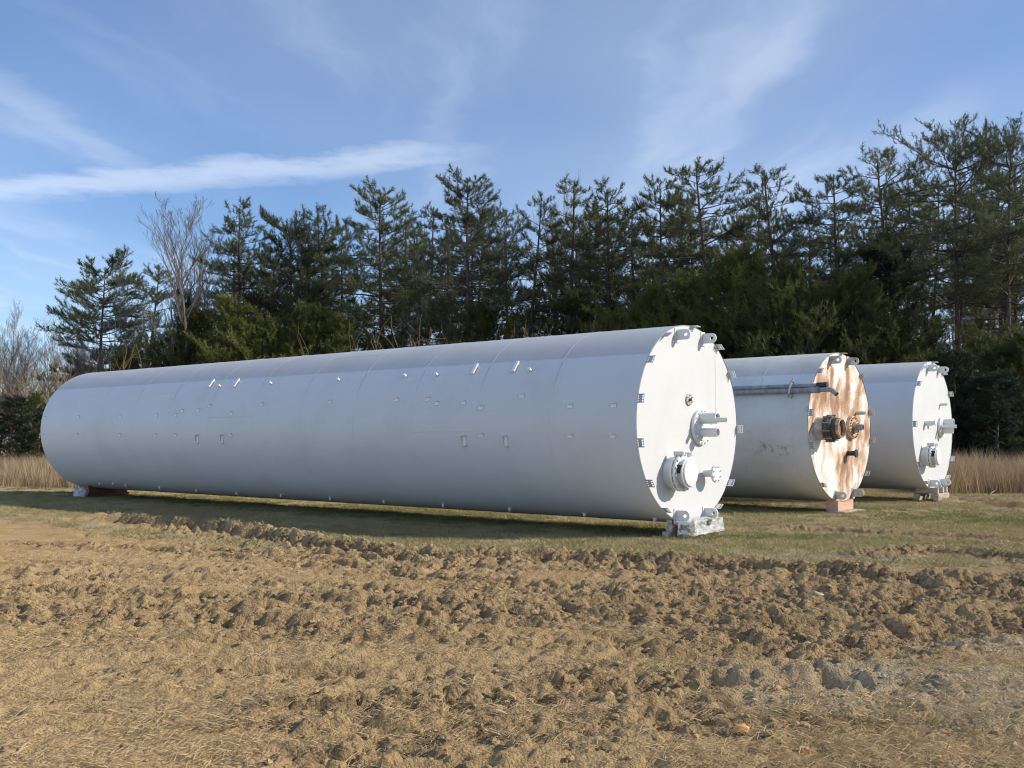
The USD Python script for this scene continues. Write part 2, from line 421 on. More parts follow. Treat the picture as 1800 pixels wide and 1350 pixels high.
for pts, w, dep, ch, pitch in RUTS:
    d, run, side = seg_dist(line(pts), Xn, Yn)
    d = d + (lump - .5) * .35 * w + (fbm2(Xn, Yn, 1.6, 3, 17) - .5) * .5 * w
    inside = sm(d, w, w * .45)
    berm = np.exp(-((d - w * 1.25) / (w * .38)) ** 2)
    dz += -dep * inside + dep * .55 * berm * sm(lump, .30, .68)
    if pitch:
        ph = (run / pitch + side * .25 * 0 + d * 1.2) % 1.0
        cleat = sm(np.abs(ph - .5), .12, .22)
        dz += inside * (cleat - .5) * dep * .75
    Cn = np.maximum(Cn, ch * sm(d, w * 1.9, w * .7))
    Gn = Gn * (1 - .95 * sm(d, w * 1.55, w * .9))
# broad churned areas (ellipses on the ground)
for px, rx, ry, ch in [((1430, 1055), 3.0, 1.6, .85), ((1100, 1050), 2.2, 1.5, .7), ((1700, 1040), 2.2, 1.5, .8), ((1130, 1210), .9, .7, .7), ((820, 1255), 1.0, .5, .6),
                       ((200, 1085), 2.0, .7, .6), ((420, 1060), 2.2, .8, .5), ((780, 1000), 2.0, .7, .7), ((1500, 1125), 1.1, .45, .9), ((1200, 1240), .55, .5, .6)]:
    c = at(*px)
    d = np.hypot((Xn - c[0]) / rx, (Yn - c[1]) / ry) + (fbm2(Xn, Yn, 1.1, 4, 23) - .5) * .9
    Cn = np.maximum(Cn, ch * sm(d, 1.05, .45)); Gn *= 1 - sm(d, 1.1, .8)
for px, rx, ry in [((1640, 1195), 1.9, .9), ((1430, 1220), .9, .5), ((1760, 1130), .9, .5), ((1800, 1240), 1.0, .8)]:
    c = at(*px)
    d = np.hypot((Xn - c[0]) / rx, (Yn - c[1]) / ry) + (fbm2(Xn, Yn, 1.3, 4, 29) - .5) * .8
    Vn = np.maximum(Vn, sm(d, 1.1, .4))
nearmud = 1 - Gn
Cn = Cn * (1 - .75 * Vn)
rough = Cn * (.3 + .7 * sm(fbm2(Xn, Yn, .9, 3, 31), .35, .6))
ruts = fbm2(Xn, Yn + .10 * np.sin(Xn * .35), 2.6, 4, 37, sx=.16)
ruts2 = fbm2(Xn, Yn - .06 * Xn, 6.5, 3, 39, sx=.20)
pits = sm(fbm2(Xn, Yn, 7.5, 2, 43), .50, .72) * sm(fbm2(Xn, Yn, .8, 3, 47), .42, .62)
dz += nearmud * ((ruts - .5) * .15 + (ruts2 - .5) * .09 - pits * .045)
dz += rough * ((lump - .5) * .07 + (ridged - .6) * .07 + (lump2 - .5) * .12)
dz += nearmud * ((lump - .5) * .055 + (lump2 - .5) * .075)
dz += Gn * ((lump - .5) * .03 + (lump2 - .5) * .015)
fadeedge = sm(np.abs(Xn), 16, 13) * sm(Yn, 34, 31)
Zn = Zn + dz * fadeedge
Z[fx], churn[fx], grassm[fx], gravel[fx] = Zn, Cn, Gn, Vn


# thousands of angular clods, each pushed up out of the sheet
def stamp(n, rmin, rmax, weight, seed, flat=.75):
    r_ = np.random.default_rng(seed)
    ok = 0
    while ok < n:
        cx = r_.uniform(-8.5, 8.5, 4000); cy = 4.8 + 15 * r_.random(4000) ** 1.25
        ii, jj = np.searchsorted(ys, cy), np.searchsorted(xs, cx)
        keep = (r_.random(4000) < weight(ii, jj)) & (np.abs(cx) < 1.2 + cy * .52)
        for x, y in zip(cx[keep], cy[keep]):
            if ok >= n: break
            ok += 1
            r = rmin * (rmax / rmin) ** (r_.random() ** 2.2)
            i0, i1 = np.searchsorted(ys, (y - 1.4 * r, y + 1.4 * r)); j0, j1 = np.searchsorted(xs, (x - 1.4 * r, x + 1.4 * r))
            if i1 - i0 < 2 or j1 - j0 < 2: continue
            a, e = r_.normal() * .5, r_.uniform(.8, 1.6)
            U, W = (X[i0:i1, j0:j1] - x), (Y[i0:i1, j0:j1] - y)
            u, w = (U * np.cos(a) + W * np.sin(a)) / (r * e), (W * np.cos(a) - U * np.sin(a)) / r * e
            ca, sa = np.cos(a * 3.7), np.sin(a * 3.7)
            d = np.maximum(np.maximum(np.abs(u), np.abs(w)), np.abs(u * ca + w * sa) * .95)
            base = Z[min(i0 + (i1 - i0) // 2, len(ys) - 1), min(j0 + (j1 - j0) // 2, len(xs) - 1)]
            hgt = base - .2 * r + r * flat * (np.minimum(np.clip(1 - d, 0, 1) * 2.6, .75 + u * r_.uniform(-.5, .5) + w * r_.uniform(-.5, .5)))
            hgt = hgt + (lumpy[i0:i1, j0:j1] - .5) * r * .5
            w_ = d < 1
            Z[i0:i1, j0:j1] = np.where(w_, np.maximum(Z[i0:i1, j0:j1], hgt), Z[i0:i1, j0:j1])


lumpy = np.full(X.shape, .5); lumpy[fx] = lump2
stamp(12000, .018, .050, lambda i, j: (churn[i, j] ** 2.0) * .9 + .012, 41)
stamp(2600, .02, .06, lambda i, j: (1 - grassm[i, j]) * .5, 42, .5)


def ground_z(x, y):
    x, y = np.asarray(x, float), np.asarray(y, float)
    i, j = np.clip(np.searchsorted(ys, y), 1, len(ys) - 1), np.clip(np.searchsorted(xs, x), 1, len(xs) - 1)
    return Z[i, j]


def mask_at(a, x, y):
    return a[np.clip(np.searchsorted(ys, y), 1, len(ys) - 1), np.clip(np.searchsorted(xs, x), 1, len(xs) - 1)]


nx = len(xs)
ii, jj = np.meshgrid(np.arange(len(ys) - 1), np.arange(nx - 1), indexing='ij')
quads = np.stack([ii * nx + jj, ii * nx + jj + 1, (ii + 1) * nx + jj + 1, (ii + 1) * nx + jj], -1).reshape(-1, 4)
gm = usdkit.mesh(stage, '/World/ground', (np.stack([X, Y, Z], -1).reshape(-1, 3), quads), M['ground'], True)
UsdGeom.PrimvarsAPI(gm).CreatePrimvar('cover', Sdf.ValueTypeNames.Color3fArray, 'vertex').Set(
    Vt.Vec3fArray.FromNumpy(np.stack([churn, grassm, gravel], -1).reshape(-1, 3).astype(np.float32)))
tag(gm, 'bare rutted earth and worn grass field', kind='structure')


def scatter(name, label, cat, protos, pos, rotz, scale, mats, tilt=None, kind='stuff'):
    """One PointInstancer for what nobody could count."""
    path = numbered('/World/' + name)
    pi = UsdGeom.PointInstancer.Define(stage, path)
    for k, (mesh, mat) in enumerate(zip(protos, mats)):
        usdkit.mesh(stage, f'{path}/piece' + (f'_{k:03d}' if k else ''), mesh, mat)
        pi.CreatePrototypesRel().AddTarget(f'{path}/piece' + (f'_{k:03d}' if k else ''))
    n = len(pos)
    pi.CreateProtoIndicesAttr(Vt.IntArray.FromNumpy((np.arange(n) % len(protos)).astype(np.int32)))
    pi.CreatePositionsAttr(Vt.Vec3fArray.FromNumpy(np.asarray(pos, np.float32)))
    h = rotz / 2
    quat = np.stack([np.cos(h), np.zeros(n), np.zeros(n), np.sin(h)], 1)
    if tilt is not None:
        t = tilt / 2; c, s = np.cos(t), np.sin(t)
        quat = np.stack([np.cos(h) * c, np.cos(h) * s, np.sin(h) * s, np.sin(h) * c], 1)
    pi.CreateOrientationsAttr([Gf.Quath(*map(float, a)) for a in quat])
    s = np.asarray(scale, float)
    s = np.repeat(s[:, None], 3, 1) if s.ndim == 1 else s
    pi.CreateScalesAttr(Vt.Vec3fArray.FromNumpy(s.astype(np.float32)))
    tag(pi, label, cat, kind=kind)
    return pi


# ---------------------------------------------------------------- tanks
R = 1.83
TANKS = [((3.2954, 19.1759), 2.0584, .8763, 21.45), ((8.0798, 25.4417), 2.0726, .8524, 19.8), ((11.9915, 29.4641), 2.1533, .893, 20.1)]


def on_shell(s, elev, rad=R):
    """A local point on the shell at a distance s from the near end, elev degrees up from the side facing the camera."""
    e = math.radians(elev)
    return np.array([-math.cos(e) * rad, s, R + math.sin(e) * rad])


def shell_frame(s, elev):
    """Matrix whose x runs along the tank (away), y up the shell, z out of it."""
    e = math.radians(elev)
    out = np.array([-math.cos(e), 0, math.sin(e)]); ax = np.array([0, 1.0, 0]); up = np.cross(out, ax)
    m = np.eye(4); m[:3, 0], m[:3, 1], m[:3, 2], m[:3, 3] = ax, up, out, on_shell(s, elev)
    return m


def shell_mesh(L, seed):
    nth, ns = 220, 96
    th, s = np.meshgrid(np.arange(nth) / nth * 2 * np.pi, np.linspace(.004, L - .004, ns))
    p = np.stack([np.cos(th) * 2.2, s * .55, np.sin(th) * 2.2 + seed * 9], -1)
    r = R + (meshkit.fbm(p, 3, seed) - .5) * .004
    v = np.stack([r * np.cos(th), s, R + r * np.sin(th)], -1).reshape(-1, 3)
    i, j = np.meshgrid(np.arange(ns - 1), np.arange(nth), indexing='ij')
    q = np.stack([i * nth + j, (i + 1) * nth + j, (i + 1) * nth + (j + 1) % nth, i * nth + (j + 1) % nth], -1).reshape(-1, 4)
    return v, q[:, ::-1]


def ring(s, rad, w=.016, h=.006, seg=180):
    prof = [(-w * 1.6, -.003), (-w * .6, h * .8), (0, h), (w * .6, h * .8), (w * 1.6, -.003)]
    th = np.arange(seg) / seg * 2 * np.pi
    v = np.array([[((rad + b) * np.cos(t), s + a, R + (rad + b) * np.sin(t)) for a, b in prof] for t in th]).reshape(-1, 3)
    k = len(prof)
    q = [(i * k + j, ((i + 1) % seg) * k + j, ((i + 1) % seg) * k + j + 1, i * k + j + 1) for i in range(seg) for j in range(k - 1)]
    return v, np.array(q)


def plate(w, h, t, holes=(), corner=.0, round_end=False):
    """A flat plate in xy with round holes, thickness t along z."""
    if round_end:
        cs = m3.CrossSection([[(-w / 2, -h / 2), (w / 2 - h / 2, -h / 2), (w / 2 - h / 2, h / 2), (-w / 2, h / 2)]]) + m3.CrossSection.circle(h / 2, 28).translate((w / 2 - h / 2, 0))
    else: cs = m3.CrossSection.square((w, h), True)
    for x, y, r in holes: cs = cs - m3.CrossSection.circle(r, 14).translate((x, y))
    return tm(m3.Manifold.extrude(cs, t))


def placed(m, mat):
    m = m.copy(); m.apply_transform(mat); return m


def rim_tab(ang, mat, parent, length=.17, width=.16):
    """A perforated plate standing out of the end, bent to the rim; ang = degrees from the top towards +x."""
    m = plate(width, length, .010, [(a * width * .27, b * length * .30 + .01, .019) for a in (-1, 0, 1) for b in (-1, 1)][:6])
    a = math.radians(ang)
    rad = np.array([math.sin(a), 0, math.cos(a)]); out = np.array([0, -1.0, 0]); tan = np.cross(out, rad)
    f = np.eye(4); f[:3, 0], f[:3, 1], f[:3, 2] = tan, out, rad
    f[:3, 3] = rad * (R - .013) + np.array([0, -length / 2 + .03, R])
    return obj('rim_tab', placed(m, f), mat, parent)


def lug(u, z, mat, parent, flip=1):
    """A lifting lug: a pad on the end with an upright plate, its outer end round and drilled."""
    m = plate(.30, .19, .03, [(.058, 0, .034)], round_end=True)
    f = np.eye(4); f[:3, 0], f[:3, 1], f[:3, 2] = (0, -1, 0), (0, 0, 1), (-1, 0, 0)
    f[:3, 3] = (u + .015, -.145, R + z)
    root = obj('lifting_lug', placed(m, f), mat, parent)
    obj('pad', box(.15, .018, .27, (u, -.011, R + z - .01), .004), mat, root)
    return root


def bolts(parent, mat, u, z, r, y, n, size=.017, name='bolt'):
    ms = []
    for k in range(n):
        a = 2 * math.pi * (k + .5) / n
        obj(name, cyl(size, y - .03, y + .0, (u + r * math.cos(a), R + z + r * math.sin(a)), 6), mat, parent)


def tank(i, label, mats):
    (cx, cy), cz, yaw, L = TANKS[i]
    t = thing('storage_tank', label, 'tank', (cx, cy, cz - R), yaw, 'storage tanks lying in a row')
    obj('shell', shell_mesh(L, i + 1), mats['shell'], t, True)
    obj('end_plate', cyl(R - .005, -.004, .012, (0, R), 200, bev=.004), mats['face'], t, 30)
    obj('rear_plate', cyl(R - .005, L - .012, L + .004, (0, R), 120), mats['shell'], t, 30)
    obj('rim_weld', ring(.004, R - .008, .012, .006), mats['fit'], t, True)
    return t


def clip(t, s, e, mat, kind='clip'):
    f = shell_frame(s, e)
    if kind == 'clip':          # small flat pad with an angle on it
        m = join([box(.115, .085, .008, (0, 0, .004), .002), box(.105, .010, .042, (0, -.034, .025), .002)])
        return obj('pipe_clip', placed(m, f), mat, t)
    if kind == 'bracket':       # tall channel shaped bracket
        m = join([box(.10, .010, .04, (0, .10, .02), .002), box(.012, .20, .03, (.045, 0, .015), .002), box(.11, .014, .055, (0, -.10, .027), .002), box(.10, .21, .006, (0, 0, .003), .002)])
        return obj('tall_bracket', placed(m, f), mat, t)
    if kind == 'coupling':
        m = placed(cyl(.032, -.085, 0, (0, 0), 18, bev=.004), rot(-math.pi / 2, (1, 0, 0)))
        return obj('coupling', placed(m, f), mat, t, 30)
    if kind == 'bar':           # upright bar, a small ladder step
        m = join([box(.075, .26, .035, (0, .0, .038), .006), box(.03, .05, .04, (0, .09, .012), 0), box(.03, .05, .04, (0, -.09, .012), 0)])
        return obj('step_bar', placed(m, f), mat, t)
    if kind == 'stud':
        m = join([placed(cyl(.028, -.06, 0, (0, 0), 14, bev=.004), rot(-math.pi / 2, (1, 0, 0))), box(.09, .07, .012, (0, 0, .006), .002)])
        return obj('drain_stud', placed(m, f), mat, t, 30)


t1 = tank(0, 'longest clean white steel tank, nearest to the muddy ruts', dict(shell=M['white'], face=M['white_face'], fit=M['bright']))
for k in range(11):
    s = 18.08 - 1.80 * k if k < 10 else .05
    if k < 10: obj('girth_weld', ring(s, R, .016, .0042), M['white'], t1, True)
for s0, s1, e in [(3.63, 5.43, -4.1), (10.9, 12.7, 8.2), (14.48, 16.28, 31), (7.3, 9.0, 62)]:
    obj('long_weld', placed(box(s1 - s0, .018, .006, ((s1 + s0) / 2 - s0, 0, .001), .002), shell_frame(s0, e)), M['white'], t1)
for s, e in [(21.3, 11.48), (19.23, 11.29), (16.89, 10.92), (15.07, 10.97), (14.18, 10.79), (13.9, 14.17), (13.18, 14.24), (12.72, 17.57), (11.73, 10.88), (10.59, 17.27), (21.31, -4.5),
             (19.23, -4.68), (16.86, -5.14), (15.07, -5.4), (14.15, -5.47), (11.72, -5.66), (8.13, 17.4), (5.98, 17.18), (5.06, 16.9), (4.79, 13.83), (4.06, 13.73), (3.58, 10.44),
             (3.56, -6.44), (2.59, 16.93), (1.42, 9.95), (.47, 9.69), (1.41, -6.89), (.48, -7.12)]: clip(t1, s, e, M['bright'])
for s, e in [(13.16, -8.68), (12.09, -8.69), (4.02, -9.76), (2.95, -9.89)]: clip(t1, s, e, M['bright'], 'bracket')
for s, e in [(12.61, 34.39), (10.53, 34.43), (8.07, 34.17), (5.95, 34.48), (5.02, 34.0), (2.55, 33.61)]: clip(t1, s, e, M['bright'], 'coupling')
for s, e in [(13.08, 37.9), (11.98, 36.96), (4.02, 36.97), (2.96, 36.91)]: clip(t1, s, e, M['bright'], 'bar')
for s, e in [(19.61, -61.6), (18.74, -59.5), (18.16, -62.1), (16.41, -62.9), (14.69, -64.7), (12.92, -65.6), (11.08, -65.6), (9.23, -65.7), (7.4, -65.9), (5.58, -66.6), (3.75, -67.3), (1.92, -68.9), (.39, -71)]:
    clip(t1, s, e, M['bright'], 'stud')
for u, z in [(-1.37, 1.06), (-1.69, .4), (-1.7, -.33), (-1.43, -1.01), (-.97, -1.54), (-.89, 1.58), (.12, 1.8), (1.02, 1.46), (1.46, .94), (1.72, -.08), (1.37, -1.09), (.95, -1.6)]:
    rim_tab(math.degrees(math.atan2(u, z)), M['grey_clip'] if u < -.5 else M['bright'], t1)  # tabs on the sunless side take the painted shade grey
for u, z in [(-.45, 1.62), (.50, 1.62), (-.53, -1.66), (.50, -1.67)]: lug(u, z, M['bright'], t1)
pl = obj('gauge_plate', cyl(.11, -.03, -.002, (-.045, R + .446), 36, bev=.004), M['old_fitting'], t1, 30)
obj('gauge_stud', cyl(.025, -.07, -.03, (-.045, R + .446), 12), M['black'], pl); bolts(pl, M['steel'], -.045, .446, .085, -.03, 6, .010)
obj('face_weld', placed(box(.012, .008, 1.25, (.98, -.006, R + .70), .002), np.eye(4)), M['bright'], t1)


def pipe(t, parent, u, z, r, length, mat, inner=None, start=-.004):
    p = obj('pipe', cyl(r, -length, start, (u, R + z), 36, hole=r * .86, bev=.004), mat, parent, 30)
    obj('pipe_bore', cyl(r * .855, -length + .05, -length + .055, (u, R + z), 24), inner or M['grey_clip'], p)
    return p


def manway(t, u, z, r, length, mat, label=None):
    m = obj('manway', join([cyl(r * .93, -length * .55, -.004, (u, R + z), 56), cyl(r * 1.10, -length * .50, -length * .38, (u, R + z), 56, bev=.008)]), mat, t, 30)
    obj('clamp_flange', cyl(r * 1.10, -length * .66, -length * .54, (u, R + z), 56, bev=.008), mat, m, 30)
    obj('cover', join([cyl(r * .80, -length * 1.0, -length * .62, (u, R + z), 48, bev=.012), cyl(r * .90, -length * .93, -length * .84, (u, R + z), 48, bev=.01)]), mat, m, 30)
    for k in range(14):
        a = 2 * math.pi * (k + .3) / 14
        obj('bolt', cyl(.017, -length * .72, -length * .34, (u + 1.04 * r * math.cos(a), R + z + 1.04 * r * math.sin(a)), 8), M['bolt_white'], m)
    obj('hinge_arm', join([box(.06, length * .5, .07, (u - .10, -length * .55, R + z + r * 1.13), .01), box(.05, length * .4, .06, (u + .16, -length * .62, R + z + r * 1.08), .01)]), mat, m)
    obj('name_label', box(.012, .10, .15, (u - r * .815, -length * .77, R + z + .07), .002), M['black'], m)
    return m


manway(t1, -.68, -.88, .305, .42, M['bright'])
fl = obj('ring_flange', join([cyl(.335, -.075, -.004, (.36, R - .06), 56, bev=.01), cyl(.26, -.095, -.07, (.36, R - .06), 48, bev=.006)]), M['bright'], t1, 30)
bolts(fl, M['bolt_white'], .36, -.06, .30, -.075, 16, .013)
pipe(t1, fl, .30, .104, .105, .42, M['bright'], start=-.09); pipe(t1, fl, .245, .07, .045, .62, M['bright'], start=-.09); pipe(t1, fl, .30, -.159, .082, .42, M['bright'], start=-.09)
nz = obj('nozzle', cyl(.065, -.23, -.004, (.52, R - .93), 32), M['bright'], t1, 30)
fn = obj('blind_flange', cyl(.17, -.27, -.225, (.52, R - .93), 40, bev=.006), M['bright'], nz, 30); bolts(nz, M['bolt_white'], .52, -.93, .135, -.27, 8, .014)

# second tank, weathered
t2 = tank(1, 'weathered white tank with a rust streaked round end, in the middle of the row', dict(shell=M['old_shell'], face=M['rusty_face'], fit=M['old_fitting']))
for k in range(10): obj('girth_weld', ring(1.35 + 1.8 * k, R, .016, .0035), M['old_shell'], t2, True)
for u, z in [(-1.22, 1.28), (-1.8, .32), (-1.71, -.43), (-1.19, -1.38), (1.25, 1.3), (1.72, .39), (1.73, -.32), (1.43, -1.2), (.1, 1.8)]:
    rim_tab(math.degrees(math.atan2(u, z)), M['old_fitting'] if u > 0 else M['grey_clip'], t2)  # sunless side again in grey, shade put into the colour
for u, z in [(-.53, 1.62), (.48, 1.64), (-.38, -1.66), (.66, -1.64)]: lug(u, z, M['old_fitting'], t2)
pc = obj('outlet_pipe', cyl(.27, -.26, -.004, (-1.27, R - .05), 56), M['old_fitting'], t2, 30)
obj('pipe_coupling', join([cyl(.32, -.36, -.25, (-1.27, R - .05), 56, bev=.015), cyl(.30, -.40, -.22, (-1.27, R - .05), 56, bev=.01)]), M['grime'], pc, 30)
obj('hose_end', cyl(.25, -.52, -.39, (-1.27, R - .05), 56, hole=.205, bev=.008), M['grime'], pc, 30)
obj('rusty_collar', cyl(.225, -.60, -.30, (-1.27, R - .05), 56, hole=.205, bev=.006), M['flange_rust'], pc, 30)
obj('pipe_bore', cyl(.204, -.50, -.49, (-1.27, R - .05), 40), M['rust'], pc)
for k in range(10):
    a = 2 * math.pi * (k + .3) / 10
    obj('bolt', cyl(.018, -.43, -.2, (-1.27 + .31 * math.cos(a), R - .05 + .31 * math.sin(a)), 8), M['steel'], pc)
fr = obj('ring_flange', cyl(.29, -.10, -.004, (.59, R - .012), 56, bev=.01), M['flange_rust'], t2, 30, 'pale rusty bolted flange')
bolts(fr, M['rust'], .59, -.012, .245, -.10, 20, .018)
obj('hub', cyl(.15, -.125, -.09, (.59, R - .012), 40, bev=.008), M['rust'], fr, 30)
pipe(t2, fr, .56, -.006, .075, .34, M['galv'], start=-.11); pipe(t2, fr, .55, -.10, .04, .22, M['old_fitting'], start=-.11)
pipe(t2, t2, .943, .356, .045, .24, M['old_fitting'])
bn = obj('small_nozzle', cyl(.06, -.22, -.004, (.374, R - .652), 28), M['black'], t2, 30); obj('blind_flange', cyl(.10, -.25, -.21, (.374, R - .652), 28, bev=.006), M['black'], bn, 30)
for k, (e, s0, s1, r) in enumerate([(29.5, -.42, 19.0, .052), (26.0, -.25, 19.0, .06)]):
    a = on_shell(0, e, R + .10)
    c = obj('conduit', cyl(r, s0, s1, (a[0], a[2]), 24), M['galv'], t2, 30)
    obj('coupling', cyl(r * 1.35, s0 - .02, s0 + .24, (a[0], a[2]), 24, bev=.008), M['black'] if k == 0 else M['galv'], c, 30)
    if k == 1:
        obj('elbow', tube([(a[0], s0 + .0, a[2]), (a[0], s0 - .26, a[2]), (a[0], s0 - .33, a[2] - .03), (a[0] - .02, s0 - .44, a[2] - .12)], [r * .95] * 4, 14), M['galv'], c, 40)
for s in (.45, 2.35, 4.4, 6.5, 8.6):
    f = shell_frame(s, 27.7)
    b = obj('conduit_bracket', placed(join([box(.04, .42, .012, (0, 0, .006), .002), box(.05, .36, .012, (0, 0, .175), .002), box(.04, .012, .17, (0, .19, .085), .002), box(.04, .012, .17, (0, -.19, .085), .002)]), f), M['old_fitting'], t2)
    obj('bolt', placed(box(.02, .10, .02, (0, .24, .16), .003), f), M['steel'], b); obj('bolt', placed(box(.02, .08, .02, (0, -.24, .12), .003), f), M['steel'], b)

# third tank, clean
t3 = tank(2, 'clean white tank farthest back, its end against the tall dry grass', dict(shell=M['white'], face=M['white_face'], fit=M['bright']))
for k in range(10): obj('girth_weld', ring(1.7 + 1.8 * k, R, .016, .0035), M['white'], t3, True)
for u, z in [(-1.29, 1.04), (-1.78, .03), (-1.37, -.99), (-.86, -1.5), (-.8, 1.6), (.1, 1.8), (.95, 1.5), (1.6, .98), (1.62, -1.01), (1.08, -1.5)]:
    rim_tab(math.degrees(math.atan2(u, z)), M['grey_clip'] if u < -.9 else M['bright'], t3)  # grey here paints the shade of the sunless side tabs
for u, z in [(-.4, 1.62), (.6, 1.62), (-.42, -1.62), (.58, -1.62)]: lug(u, z, M['bright'], t3)
manway(t3, -.88, -.85, .29, .42, M['bright'])
fl = obj('ring_flange', join([cyl(.29, -.075, -.004, (.69, R - .033), 48, bev=.01), cyl(.22, -.095, -.07, (.69, R - .033), 40, bev=.006)]), M['bright'], t3, 30)
pipe(t3, fl, .76, .10, .105, .36, M['bright'], start=-.09); pipe(t3, fl, .66, -.12, .10, .36, M['bright'], start=-.09); pipe(t3, fl, .50, -.02, .05, .50, M['bright'], start=-.09)
pipe(t3, t3, -.72, .06, .07, .22, M['bright']); pipe(t3, t3, .70, .62, .04, .2, M['bright'])
obj('vent_cap', join([cyl(.05, -.16, -.004, (-.35, R + .08), 20), cyl(.08, -.19, -.15, (-.35, R + .08), 20, bev=.006)]), M['bright'], t3, 30)


def local(i, x, y, z):
    (cx, cy), cz, yaw, L = TANKS[i]
    return np.array([cx + math.cos(yaw) * x - math.sin(yaw) * y, cy + math.sin(yaw) * x + math.cos(yaw) * y, z])


def saddle_block(w, d, h, bottom_z, tank_low, sag=.004):
    """A timber with its top hollowed to the tank's round underside; local to the tank's axis."""
    b = m3.Manifold.cube([w, d, h + .5], True).translate([0, 0, bottom_z + (h + .5) / 2])
    c = m3.Manifold.cylinder(d * 3, R + sag, R + sag, 256, True).rotate([90, 0, 0]).translate([0, 0, tank_low + R])
    top = m3.Manifold.cube([w * 2, d * 2, 2], True).translate([0, 0, bottom_z + h + 1])
    return tm(b - c - top)


# supports. Heights are measured from the ground where each stands.
def support_origin(i, y):
    p = local(i, 0, y, 0)
    return p, float(ground_z(p[0], p[1]))


p, gz = support_origin(0, .05); low = TANKS[0][1] - R - gz
s1 = thing('timber_support', 'grey timber skid wrapped in clear plastic under the nearest white tank end', 'support', (p[0], p[1], gz), TANKS[0][2])
obj('sleeper', box(1.15, .14, .09, (.02, -.26, .045), .008), M['grey_timber'], s1); obj('sleeper', box(1.30, .14, .10, (0, .10, .05), .008), M['grey_timber'], s1)
obj('saddle', saddle_block(1.15, .12, low + .10, .10, low).apply_translation((0, .06, 0)), M['grey_timber'], s1)
obj('chock', box(.20, .24, .17, (-.36, -.18, .175), .012), M['grey_timber'], s1); obj('chock', box(.30, .24, .16, (.40, -.18, .17), .012), M['grey_timber'], s1)
p, gz = support_origin(1, .02); low = TANKS[1][1] - R - gz
s2 = thing('timber_support', 'salmon painted timber saddle under the rust streaked tank end', 'support', (p[0], p[1], gz), TANKS[1][2])
obj('base_board', box(1.25, .42, .05, (0.05, -.10, .025), .006), M['grey_timber'], s2)
obj('saddle', saddle_block(.9, .30, low + .03, .052, low).apply_translation((0, .03, 0)), M['pink_timber'], s2)
p, gz = support_origin(2, .02); low = TANKS[2][1] - R - gz
s3 = thing('timber_support', 'grey timber crib with a pale saddle on top, under the farthest tank end', 'support', (p[0], p[1], gz), TANKS[2][2])
obj('base_block', box(1.0, .16, .20, (0, -.20, .10), .012), M['grey_timber'], s3); obj('base_block', box(1.05, .16, .19, (0, .32, .095), .012), M['grey_timber'], s3)
for u in (-.40, .08, .42): obj('post', box(.12, .60, .16, (u, .05, .28), .008), M['grey_timber'], s3)
obj('saddle', saddle_block(1.0, .26, max(low + .1 - .36, .06), .362, low).apply_translation((0, -.08, 0)), M['pink_timber'], s3)
for i, y, lab in [(0, 20.9, 'dark red timber block under the left end of the longest tank'), (1, 18.8, 'timber block under the hidden far end of the rust streaked tank'), (2, 19, 'timber block under the hidden far end of the farthest tank')]:
    p, gz = support_origin(i, y); low = TANKS[i][1] - R - gz
    s = thing('timber_support', lab, 'support', (p[0], p[1], gz), TANKS[i][2])
    obj('sleeper', box(1.5, .5, .08, (0, 0, .04), .008), M['red_timber'], s)
    obj('saddle', saddle_block(1.3, .34, low + .10, .082, low), M['red_timber'], s)


def plastic_material():
    g = Nodes()
    P = g.add('texture_coordinate', 'object')
    n = g.noise(P, 9.0, 5.0, .65)
    nb = g.add('bump', 'normal', height=n, strength=.6, distance=.03)
    gl = g.add('principled_bsdf', 'BSDF', base_color=(.64, .645, .64), roughness=.3, normal=nb, specular_ior_level=.6)
    tr = g.add('transparent_bsdf', 'BSDF', color=(.93, .94, .93))
    return g.build('milky_plastic', g.add('mix_closure', 'closure', fac=g.step(n, .36, .66, .38, .78), closure1=tr, closure2=gl))


M['plastic'] = plastic_material()


def crumple(sx, sy, sz, seed, amp=.05):
    m = trimesh.creation.box((sx, sy, sz))
    for _ in range(5): m = m.subdivide()
    v = np.array(m.vertices)
    k = np.maximum(np.abs(v) / (np.array([sx, sy, sz]) / 2), 0)
    v = v * (1 - .10 * (k ** 2).sum(1, keepdims=True) / 3)
    n = np.stack([meshkit.fbm(v * 6 + 10 * s, 4, seed + s) - .5 for s in range(3)], 1)
    n2 = np.stack([np.abs(meshkit.fbm(v * 14 + 5 * s, 3, seed + s + 5) - .5) for s in range(3)], 1)
    v += n * amp * 1.6 + n2 * amp * .8
    return trimesh.Trimesh(v, m.faces, process=False)


p, gz = support_origin(0, -.22)
wrap = crumple(1.20, .36, .27, 3, .07)
fc = wrap.triangles_center
wrap.update_faces((fc[:, 0] > -.56) & ((np.abs(fc[:, 0] + .02) > .10) | (fc[:, 2] < .02)))
q = local(0, -.02, -.24, 0)
tag(obj('plastic_wrap', wrap.apply_transform(rot(TANKS[0][2], (0, 0, 1))).apply_translation((q[0], q[1], gz + .18)), M['plastic'], None, 60), 'torn clear plastic sheet wrapped round the timber skid of the nearest tank', 'plastic wrap')
q = local(0, -.95, 20.6, 0)
tag(obj('plastic_wrap', crumple(.36, .42, .26, 21, .10).apply_translation((q[0], q[1], float(ground_z(q[0], q[1])) + .14)), M['bright'], None, 60), 'white plastic bundle under the far left end of the longest tank', 'plastic wrap')


